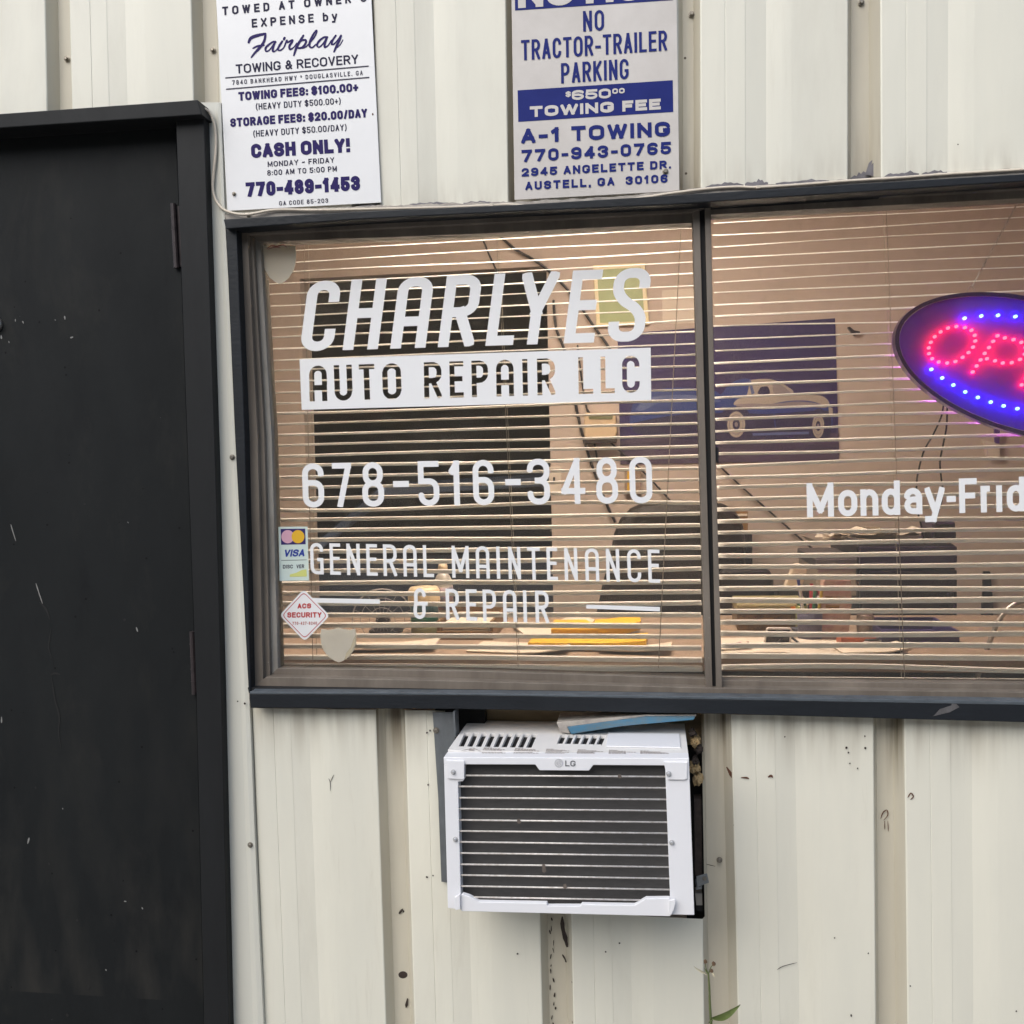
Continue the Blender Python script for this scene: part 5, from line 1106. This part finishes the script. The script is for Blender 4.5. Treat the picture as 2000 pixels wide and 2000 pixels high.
t, mb = on_wall('door_strap', 'soft black strap hanging down the tan wall at the right', 'strap', [(1922, 1116), (1935, 1116), (1941, 1180), (1937, 1330), (1921, 1330), (1918, 1200)], .02, None); mb.build('strap', 'blackpl', t, .004)
for k, (pts, lab) in enumerate((([(943, 467), (955, 497), (970, 530), (974, 560)], 'thin dark wire trailing down from the ceiling over the doorway'),
        ([(977, 462), (1008, 488), (1040, 506), (1066, 524), (1100, 556), (1128, 590), (1155, 630), (1192, 682)], 'thick dark wire slanting across the wall under the slanted name'),
        ([(1081, 586), (1086, 640), (1102, 682), (1118, 740), (1125, 793), (1138, 850), (1160, 920), (1185, 985), (1202, 1020)], 'dark wire running down the wall past the towel dispenser'),
        ([(1128, 674), (1136, 740), (1146, 798), (1158, 850), (1168, 905)], 'thin wire hanging beside the towel dispenser'),
        ([(1146, 798), (1180, 850), (1211, 881), (1260, 925), (1301, 969), (1315, 985)], 'thin wire slanting down to the big black chair'),
        ([(1402, 907), (1450, 952), (1510, 1005), (1569, 1057), (1590, 1074)], 'dark wire slanting down the wall under the poster to the printer'))):
    t = thing('wall_wire', lab, 'wire', at(pts[0][0], pts[0][1], YW - .02)); mb = MB(); mb.tube(pxpath(pts, YW - .02, 5), .006 if k in (1, 2) else .004, 6); mb.build('cord', 'blackpl', t, smooth=True)

# ---- counter and what stands on it
DY0, DY1 = .34, 1.0
zd = at(1500, 1284, DY0).z
ct_ = thing('office_counter', 'tan laminate counter under the window crowded with papers', 'counter', (.2, .67, .02))
mb = MB(); mb.box(-1.15, 1.9, DY0, DY1, zd - .035, zd); mb.build('top', 'desk', ct_, .003)
mb = MB(); mb.box(-1.10, 1.85, DY1 - .03, DY1 - .01, .02, zd - .036); mb.build('back_panel', 'dark_wood', ct_)
for x in (-1.08, 1.83): 
    mb = MB(); mb.box(x - .02, x + .02, DY0 + .04, DY1 - .04, .02, zd - .036); mb.build('side_panel', 'dark_wood', ct_)
def on_desk(name, label, cat, px, y, group=None):
    c = at(px, 1260, y); return thing(name, label, cat, (c.x, y, zd), group)
def dbox(px0, px1, py, y, depth):
    """box standing on the counter: photo columns, top row, front plane"""
    return (at(px0, 1240, y).x, at(px1, 1240, y).x, y, y + depth, zd + .0005, at((px0 + px1) / 2, py, y).z)
t = on_desk('wipes_tub', 'round blue wipes tub with a cream lid on the counter', 'tub', 823, .62)
c = at(822, 1200, .62); r = (at(851, 1200, .62).x - at(793, 1200, .62).x) / 2; z1 = at(822, 1176, .62).z; z2 = at(822, 1150, .62).z; c = Vector((c.x, .62 + r, zd))
mb = MB(); H = z1 - zd; mb.lathe(c, [(r * .9, .0005), (r * .92, H * .02), (r * .92, H * .30)], 'z', 28); mb.build('body', mat('olive_label', (.20, .19, .09), .4), t, smooth=True)
mb = MB(); mb.lathe(c, [(r * .93, H * .30), (r * .93, H * .62)], 'z', 28); mb.build('label', mat('green_label', (.02, .14, .08), .4), t, smooth=True)
mb = MB(); mb.lathe(c, [(r * .93, H * .62), (r * .93, H * .95), (r * .9, H)], 'z', 28); mb.build('label', mat('teal_label', (.05, .15, .2), .4), t, smooth=True)
mb = MB(); mb.lathe(c + Vector((0, 0, H)), [(r * 1.06, -.006), (r * 1.08, .002), (r * 1.06, (z2 - z1) * .75), (r * .9, z2 - z1), (r * .3, (z2 - z1) * .96)], 'z', 28); mb.build('lid', mat('cream_lid', (.72, .58, .38), .4), t, smooth=True)
t = on_desk('spray_bottle', 'clear bottle with a pink label and cream cap behind the wipes tub', 'bottle', 866, .80)
c = at(866, 1150, .82); r = (at(886, 1150, .8).x - at(849, 1150, .8).x) / 2; c = Vector((c.x, .82, zd)); H = at(866, 1118, .8).z - zd
mb = MB(); mb.lathe(c, [(r * .95, .0005), (r, .01), (r, H * .8), (r * .7, H * .92), (r * .4, H)], 'z', 24); mb.build('body', mat('pale_bottle', (.45, .42, .37), .3), t, smooth=True)
mb = MB(); mb.lathe(c, [(r * 1.02, H * .3), (r * 1.02, H * .72)], 'z', 24); mb.build('label', mat('pink_label', (.5, .25, .2), .4, var=.6, vscale=40, col2=(.06, .16, .24)), t, smooth=True)
mb = MB(); mb.lathe(c, [(r * .5, H), (r * .5, H * 1.1), (r * .42, H * 1.16), (.0005, H * 1.17)], 'z', 16); mb.build('cap', mat('cream_cap', (.75, .6, .42), .4), t, smooth=True)
t = on_desk('document_tray', 'brown open document tray holding papers beside the wipes tub', 'tray', 915, .56)
b = dbox(852, 962, 1214, .56, .28); tw = .008; trm = mat('brown_tray', (.22, .12, .045), .5, var=.2, vscale=20, stretch=.2)
mb = MB(); mb.box(b[0], b[1], b[2], b[3], b[4], b[4] + tw); mb.box(b[0], b[1], b[2], b[2] + tw, b[4] + tw, b[4] + (b[5] - b[4]) * .45); mb.box(b[0], b[1], b[3] - tw, b[3], b[4] + tw, b[5] + .012); mb.box(b[0], b[0] + tw, b[2] + tw, b[3] - tw, b[4] + tw, b[5]); mb.box(b[1] - tw, b[1], b[2] + tw, b[3] - tw, b[4] + tw, b[5]); mb.build('box', trm, t)
mb = MB()
for k in range(4): mb.box(b[0] + .012 + k * .002, b[1] - .014, b[2] + .012, b[3] - .02 - k * .01, b[4] + .010 + k * .009, b[4] + .016 + k * .009)
mb.build('papers', 'paper', t)
def sheet_on(name, label, cat, px, y, sx, sy, rot, m, h=.004, dz=0, group=None, nm='sheet', curl=0):
    t = on_desk(name, label, cat, px, y, group); c = Vector(t.location); mb = MB(); ca, sa = math.cos(rot), math.sin(rot); N = 8; vs = []; fs = []
    for i in range(N + 1):
        for v_ in (-.5, .5):
            for up_ in (0, 1):
                u = i / N - .5; x, yv = u * sx, v_ * sy; zz = dz + .0006 + up_ * h + curl * max(0, u) ** 2 * 4
                vs.append(c + Vector((x * ca - yv * sa, x * sa + yv * ca, zz)))
    for i in range(N):
        a, b2 = i * 4, i * 4 + 4; fs += [(a + 1, b2 + 1, b2 + 3, a + 3), (a, a + 2, b2 + 2, b2), (a, b2, b2 + 1, a + 1), (a + 2, a + 3, b2 + 3, b2 + 2)]
    fs += [(0, 1, 3, 2), (N * 4, N * 4 + 2, N * 4 + 3, N * 4 + 1)]; mb.add(vs, fs); mb.build(nm, m, t); return t
yel = mat('yellow_folder', (.78, .46, .03), .5); 
sheet_on('yellow_folder', 'bright yellow folder lying at the back of the counter below the lettering', 'folder', 1165, .62, .24, .16, .05, yel, .022, .012, 'folders on the counter', 'cover', .02)
sheet_on('yellow_folder', 'yellow folder with an olive edge, in front of the brighter one', 'folder', 1150, .46, .30, .12, -.04, yel, .018, .003, 'folders on the counter', 'cover', .008)
sheet_on('loose_paper', 'cream sheet of paper sticking out from under the yellow folders', 'paper', 1080, .70, .20, .18, .35, 'paper', .004, .006, 'loose papers on the counter', 'sheet', .03)
sheet_on('loose_paper', 'tan sheet of paper at the counter edge in front of the yellow folders', 'paper', 1020, .43, .26, .14, -.15, 'paper', .003, .001, 'loose papers on the counter', 'sheet', .015)
sheet_on('loose_paper', 'cream paper stack on the counter left of the phone', 'paper', 1455, .47, .16, .2, .1, 'paper', .006, 0, 'loose papers on the counter')
sheet_on('loose_paper', 'broad pale sheet at the counter edge right of the phone', 'paper', 1585, .46, .22, .2, -.2, 'paper', .005, 0, 'loose papers on the counter')
sheet_on('red_marker', 'small dark red marker lying on the papers left of the phone', 'pen', 1447, .44, .05, .014, .9, mat('dark_red_plastic', (.2, .03, .03), .4), .010, .007, None, 'barrel')
sheet_on('orange_packet', 'flat orange packet on the counter near the violet crate', 'packet', 1672, .47, .085, .05, .05, mat('orange_red', (.45, .10, .03), .4), .022, .006, None, 'packet')
# phone in a stand
t = on_desk('phone_stand', 'white framed phone propped up in a grey stand', 'phone', 1520, .50)
q = [(1490, 1266), (1497, 1228), (1501, 1226), (1543, 1226), (1547, 1229), (1544, 1266)]
mb = MB(); mb.prism(q, .505, .515); mb.build('phone', mat('white_plastic', (.75, .68, .62), .35), t, .002)
mb = MB(); mb.prism([(1494, 1265), (1500, 1230), (1543, 1230), (1540, 1265)], .5035, .5048); mb.build('screen', mat('dark_screen', (.02, .015, .018), .2), t)
bx = at(1492, 1262, .5).x, at(1545, 1262, .5).x
mb = MB(); mb.box(bx[0], bx[1], .48, .54, zd + .007, at(1520, 1262, .48).z); mb.build('base', mat('grey_plastic', (.32, .28, .22), .5), t, .004)
t = on_desk('tool_case', 'low olive tool case with an orange tag on the counter', 'case', 1510, .72)
b = dbox(1440, 1588, 1180, .72, .18); mb = MB(); mb.box(b[0], b[1], b[2], b[3], b[4], lerp(b[4], b[5], .62)); mb.build('tray', mat('dark_tray', (.05, .035, .025), .5, var=.7, vscale=45, col2=(.25, .15, .06)), t, .003)
mb = MB(); mb.box(b[0], b[1], b[2] - .004, b[3], lerp(b[4], b[5], .64), b[5]); mb.build('lid', mat('olive_lid', (.30, .25, .12), .5), t, .004)
mb = MB(); mb.prism([(1545, 1185), (1577, 1185), (1577, 1195), (1545, 1195)], .7125, .7155); mb.build('tag', mat('orange_tag', (.75, .22, .02), .5), t)
t = on_desk('cordless_phone', 'cream cordless handset leaning in its dark charger on the counter', 'phone', 1555, .88)
mb = MB(); mb.prism([(1532, 1148), (1551, 1104), (1558, 1101), (1576, 1106), (1577, 1114), (1566, 1150)], .90, .94); mb.build('handset', mat('cream_handset', (.62, .50, .37), .4), t, .004)
b = dbox(1520, 1600, 1150, .90, .1); mb = MB(); mb.box(*b); mb.build('base', 'blackpl', t, .004)
t = on_desk('paper_sack', 'upright pink and cream printed paper packet on the counter', 'packet', 1635, .58)
mb = MB(); mb.prism([(1597, 1258), (1609, 1134), (1613, 1131), (1662, 1133), (1664, 1180), (1656, 1258)], .58, .63); mb.build('packet', mat('printed_packet', (.60, .45, .35), .5, var=.7, vscale=26, col2=(.42, .2, .17)), t, .003)
mb = MB(); mb.prism([(1613, 1181), (1640, 1183), (1638, 1190), (1612, 1188)], .5785, .5795); mb.prism([(1612, 1164), (1650, 1167), (1650, 1170), (1612, 1167)], .5785, .5795); mb.build('print', mat('amber_print', (.3, .15, .03), .5), t)
t = on_desk('dark_bottle', 'small dark bottle with a red cap beside the printed packet', 'bottle', 1588, .66)
c = at(1588, 1220, .68); c = Vector((c.x, .68, zd)); r = .014; H = at(1588, 1172, .66).z - zd
mb = MB(); mb.lathe(c, [(r, .0005), (r, H * .8), (r * .6, H * .9), (r * .5, H)], 'z', 18); mb.build('body', 'blackpl', t, smooth=True)
mb = MB(); mb.lathe(c, [(r * .7, H), (r * .7, H + .025), (.0005, H + .026)], 'z', 14); mb.build('cap', mat('red_cap', (.3, .02, .03), .4), t)
t = on_desk('fabric_roll', 'crumpled grey blue cloth behind the phone stand', 'cloth', 1575, .62)
mb = MB(); o = lump(at(1575, 1240, .64), (.04, .03, .028), 9.1, mat('grey_blue_cloth', (.13, .13, .17), .8, var=.5, vscale=50), 'cloth', t)
t = on_desk('violet_crate', 'dark violet plastic crate at the right end of the counter', 'crate', 1798, .50)
b = dbox(1722, 1874, 1232, .50, .22); cr = mat('violet_crate_plastic', (.055, .035, .13), .4, var=.3, vscale=12); mb = MB(); tw = .006
mb.box(b[0], b[1], b[2], b[3], b[4], b[4] + tw); mb.box(b[0], b[1], b[2], b[2] + tw, b[4] + tw, b[5]); mb.box(b[0], b[1], b[3] - tw, b[3], b[4] + tw, b[5]); mb.box(b[0], b[0] + tw, b[2] + tw, b[3] - tw, b[4] + tw, b[5]); mb.box(b[1] - tw, b[1], b[2] + tw, b[3] - tw, b[4] + tw, b[5]); mb.build('shell', cr, t)
mb = MB(); mb.box(b[0] - .004, b[1] + .004, b[2] - .005, b[2] - .0005, b[5] - .014, b[5] - .002); mb.build('rim', cr, t)
# fan
t = on_desk('desk_fan', 'small round wire desk fan on the counter behind the lower lettering', 'fan', 748, .66)
c = at(748, 1212, .66); R_ = (at(808, 1212, .66).x - at(688, 1212, .66).x) / 2
mb = MB()
for k, f in enumerate((1, .72, .42)): mb.tube([c + Vector((R_ * f * math.cos(a), -.012 * (1 - f), R_ * f * math.sin(a))) for a in [q * math.pi / 20 for q in range(40)]], .0022 if f == 1 else .001, 6, closed=True)
for q in range(18):
    a = q * math.pi / 9; mb.tube([c + Vector((R_ * math.cos(a), 0, R_ * math.sin(a))), c + Vector((.012 * math.cos(a), -.012, .012 * math.sin(a)))], .0006, 5)
mb.build('guard', mat('pale_guard', (.42, .40, .40), .3), t, smooth=True)
mb = MB(); mb.lathe(c + Vector((0, .01, 0)), [(.02, 0), (.02, .016), (.012, .022), (.0005, .023)], 'y', 16); mb.build('hub', 'blackpl', t)
mb = MB(); mb.tube([Vector((c.x, c.y + .03, zd + .012)), Vector((c.x, c.y + .03, c.z)), c + Vector((0, .012, 0))], .008, 8); mb.lathe((c.x, c.y + .03, zd), [(.05, .0005), (.05, .006), (.03, .012), (.0005, .013)], 'z', 20); mb.build('stand', 'blackpl', t)

# ---- furniture behind the counter
def chair(name, label, pts, y, thick, base_z):
    cx = sum(at(*p, y).x for p in pts) / len(pts); t = thing(name, label, 'chair', (cx, y, .02), 'black chairs in the office')
    mb = MB(); mb.prism(pts, y, y + thick); mb.build('backrest', 'leather', t, .03)
    mb = MB(); mb.box(cx - .26, cx + .26, y + thick - .02, y + thick + .46, base_z, base_z + .09); mb.build('seat', 'leather', t, .03)
    mb = MB(); mb.tube([(cx, y + .3, .10), (cx, y + .3, base_z)], .028, 12); mb.build('column', 'blackpl', t)
    for k in range(5):
        a = k * 2 * math.pi / 5 + .3; p = Vector((cx + .27 * math.cos(a), y + .3 + .27 * math.sin(a), .085)); mb = MB(); mb.tube([(cx, y + .3, .12), p], [.02, .013], 8); lg = mb.build('leg', 'blackpl', t)
        mb = MB(); mb.lathe((p.x, p.y + .012, .045), [(.025, 0), (.025, .024)], 'y', 14); mb.build('castor', 'blackpl', lg)
    return t
chair('office_chair', 'big black leather office chair with its back to the window, behind the left pane', [(1157, 1262), (1165, 1195), (1176, 1142), (1190, 1090), (1199, 1042), (1210, 1016), (1230, 995), (1252, 985), (1330, 978), (1420, 984), (1450, 1010), (1458, 1060), (1462, 1262)], 1.08, .13, .45)
chair('office_chair', 'lower black chair behind the right pane, left of the cordless handset', [(1400, 1262), (1402, 1125), (1412, 1112), (1498, 1110), (1509, 1120), (1518, 1180), (1522, 1262)], 1.02, .05, .45)
mb = MB(); mb.tube(pxpath([(1201, 1040), (1225, 1032), (1260, 1030), (1330, 1034), (1380, 1036), (1440, 1034)], 1.075, 6), .006, 8)
t = thing('filing_box', 'brown cardboard box on a black cabinet behind the mullion', 'box', (at(1430, 1000, 1.6).x, 1.6, at(1430, 1037, 1.6).z))
mb = MB(); b = ibox(1396, 998, 1461, 1037, 1.55, .3); mb.box(*b); mb.build('carton', mat('brown_card', (.23, .12, .04), .7), t, .002); mb = MB(); mb.box(b[0] + .002, b[1] - .002, b[2] - .003, b[2] - .0003, b[5] - .02, b[5] - .012); mb.build('tape', 'paper', t)
zt_ = b[4]
t = thing('black_cabinet', 'black cabinet under the brown cardboard box behind the mullion', 'cabinet', (at(1430, 1000, 1.6).x, 1.6, .02))
mb = MB(); mb.box(b[0] - .04, b[1] + .01, 1.5, 1.9, .02, zt_ - .001); mb.build('carcass', 'blackpl', t, .004); mb = MB(); mb.box(b[0] - .02, b[1] - .005, 1.49, 1.4995, .1, zt_ - .12); mb.build('drawer_front', 'leather', t, .003)
# printer on a shelf unit, cabinet tower
t = thing('fridge', 'tall black cabinet with papers on top behind the right pane', 'cabinet', (at(1775, 1200, 1.06).x, 1.06, .02))
fx0, fx1, fz = at(1679, 1200, 1.06).x, at(1872, 1200, 1.06).x, at(1775, 1066, 1.06).z
mb = MB(); mb.box(fx0, fx1, 1.09, 1.55, .02, fz); mb.build('carcass', 'blackpl', t, .006)
mb = MB(); mb.box(fx0 + .003, fx1 - .003, 1.06, 1.0885, .08, fz - .075); mb.build('door', mat('black_enamel', (.012, .010, .016), .3, var=.3, vscale=6), t, .005)
mb = MB(); mb.box(fx0 + .003, fx1 - .003, 1.06, 1.0885, fz - .07, fz - .003); mb.build('fascia', mat('violet_black', (.022, .014, .035), .35), t, .004)
mb = MB(); mb.tube([(fx1 - .03, 1.03, fz - .14), (fx1 - .03, 1.03, fz - .34)], .007, 8); mb.tube([(fx1 - .03, 1.03, fz - .15), (fx1 - .03, 1.062, fz - .15)], .006, 8); mb.tube([(fx1 - .03, 1.03, fz - .33), (fx1 - .03, 1.062, fz - .33)], .006, 8); mb.build('handle', 'blackpl', t)
t = thing('speaker_box', 'small black loudspeaker on top of the tall black cabinet', 'speaker', (at(1845, 1050, 1.2).x, 1.2, fz))
b = (at(1822, 1050, 1.14).x, at(1867, 1050, 1.14).x, 1.14, 1.28, fz + .0005, at(1845, 1019, 1.14).z); mb = MB(); mb.box(*b); mb.build('case', mat('violet_black_case', (.03, .02, .05), .4), t, .008)
mb = MB(); mb.lathe(((b[0] + b[1]) / 2, b[2] - .0005, lerp(b[4], b[5], .4)), [(.034, 0), (.034, .003), (.028, .002), (.01, .0005)], 'y', 20); mb.build('cone', 'blackpl', t)
t = thing('printer', 'tan and grey printer beside the tall black cabinet', 'printer', (at(1632, 1150, 1.1).x, 1.1, .02))
b = ibox(1594, 1090, 1674, 1165, 1.10, .38); mb = MB(); mb.box(b[0], b[1], b[2], b[3], b[4], lerp(b[4], b[5], .72)); mb.build('body', mat('tan_grey_plastic', (.36, .29, .22), .5), t, .006)
mb = MB(); mb.box(b[0] - .004, b[1] + .004, b[2] - .006, b[3], lerp(b[4], b[5], .735), b[5]); mb.build('lid', mat('dark_grey_plastic', (.085, .07, .07), .5), t, .006)
mb = MB(); mb.box(b[0] + .02, b[1] - .02, b[2] + .05, b[3] - .03, .02, b[4] - .0005); mb.build('stand', 'dark_wood', t)
zpr = b[5]
t = thing('paper_heap', 'untidy heap of curled papers lying on the printer and cabinet', 'papers', (at(1685, 1070, 1.2).x, 1.2, fz))
hp = random.Random(8)
for k in range(9):
    mb = MB(); cx_ = at(lerp(1610, 1750, k / 8), 1065, 1.2).x; zz = max(fz, zpr) + .004 + k % 3 * .012; s_ = hp.uniform(.05, .09); rot = hp.uniform(-.5, .5); N = 5; vs = []
    for i in range(N + 1):
        for v_ in (-1, 1):
            u = i / N * 2 - 1; x, yv = u * s_, v_ * s_ * .7; vs.append((cx_ + x * math.cos(rot) - yv * math.sin(rot), 1.2 + x * math.sin(rot) + yv * math.cos(rot), zz + .022 * u * u * hp.uniform(.2, 1.3)))
    mb.add(vs, [(2 * i, 2 * i + 1, 2 * i + 3, 2 * i + 2) for i in range(N)]); mb.build('sheet', 'paper', t)
t = thing('bent_tube', 'bent silver tube arching down at the right end of the counter', 'tube', at(1905, 1330, .45))
mb = MB(); mb.tube(pxpath([(2030, 1172), (1998, 1174), (1976, 1184), (1958, 1202), (1944, 1226), (1932, 1256), (1918, 1294), (1905, 1336), (1898, 1360)], .45, 6), .0062, 10); mb.build('tube', 'silver', t, smooth=True)

t = on_desk('pen_cup', 'dark cup of pens on the counter left of the printed packet', 'cup', 1585, .56)
c = at(1582, 1250, .58); c = Vector((c.x, .58, zd)); mb = MB(); mb.lathe(c, [(.026, .0005), (.03, .004), (.033, .075), (.031, .076), (.028, .01)], 'z', 20); mb.build('cup', mat('grey_violet_cup', (.10, .09, .14), .4), t, smooth=True)
for k, colr in enumerate(((.5, .35, .05), (.5, .04, .05), (.05, .06, .25), (.6, .55, .5), (.05, .2, .1))):
    a = k * 1.25; mb = MB(); b0 = c + Vector((.012 * math.cos(a), .012 * math.sin(a), .008)); mb.tube([b0, b0 + Vector((.02 * math.cos(a), .02 * math.sin(a), .125 + .012 * (k % 3)))], .0042, 8); mb.build('pen', mat('pen_colour', colr, .4), t)
def jar(px, y, hpx, rr_, colr, capc, label):
    t = on_desk('small_jar', label, 'jar', px, y); c = at(px, 1240, y); c = Vector((c.x, y, zd)); H = at(px, hpx, y).z - zd
    mb = MB(); mb.lathe(c, [(rr_ * .96, .0005), (rr_, .004), (rr_, H * .78), (rr_ * .8, H * .84)], 'z', 20); mb.build('body', mat('jar_colour', colr, .35, var=.5, vscale=60), t, smooth=True)
    mb = MB(); mb.lathe(c, [(rr_ * .82, H * .84), (rr_ * .82, H), (.0005, H * 1.005)], 'z', 18); mb.build('cap', mat('cap_colour', capc, .4), t, smooth=True)
jar(1566, .70, 1172, .016, (.30, .30, .08), (.02, .12, .05), 'small olive jar with a green cap by the olive tool case')
jar(1606, .74, 1150, .014, (.55, .48, .40), (.30, .02, .03), 'small cream jar with a red cap behind the printed packet')
jar(1690, .62, 1190, .022, (.50, .36, .27), (.62, .55, .48), 'squat tan jar with a pale cap in front of the tall black cabinet')
jar(915, .86, 1178, .022, (.15, .05, .04), (.6, .5, .35), 'small brown jar with a cream cap behind the document tray')
jar(1700, .46, 1246, .026, (.42, .34, .27), (.05, .04, .04), 'low tan jar with a dark cap left of the violet crate')
t = on_desk('coiled_lead', 'loose dark lead lying in curls across the counter', 'lead', 1650, .5); mb = MB()
c = at(1640, 1260, .5); mb.tube(smooth_path([(c.x - .16 + .035 * k, .46 + .06 * math.sin(k * 1.4), zd + .012 + .01 * math.sin(k * 2.2)) for k in range(10)], 5), .0032, 6); mb.build('cord', 'blackpl', t, smooth=True)
for k, (px, y, sx, sy, rot, lab) in enumerate(((1425, .42, .09, .06, .3, 'small cream card at the left end of the right counter papers'), (1700, .40, .16, .09, .12, 'long pale envelope at the counter edge below the violet crate'), (1240, .40, .18, .08, -.1, 'pale strip of paper at the counter edge by the mullion'), (760, .42, .26, .1, .08, 'pale sheet at the counter edge below the wire fan'))):
    sheet_on('loose_paper', lab, 'paper', px, y, sx, sy, rot, 'paper', .003, .0075, 'loose papers on the counter', 'sheet', .01)
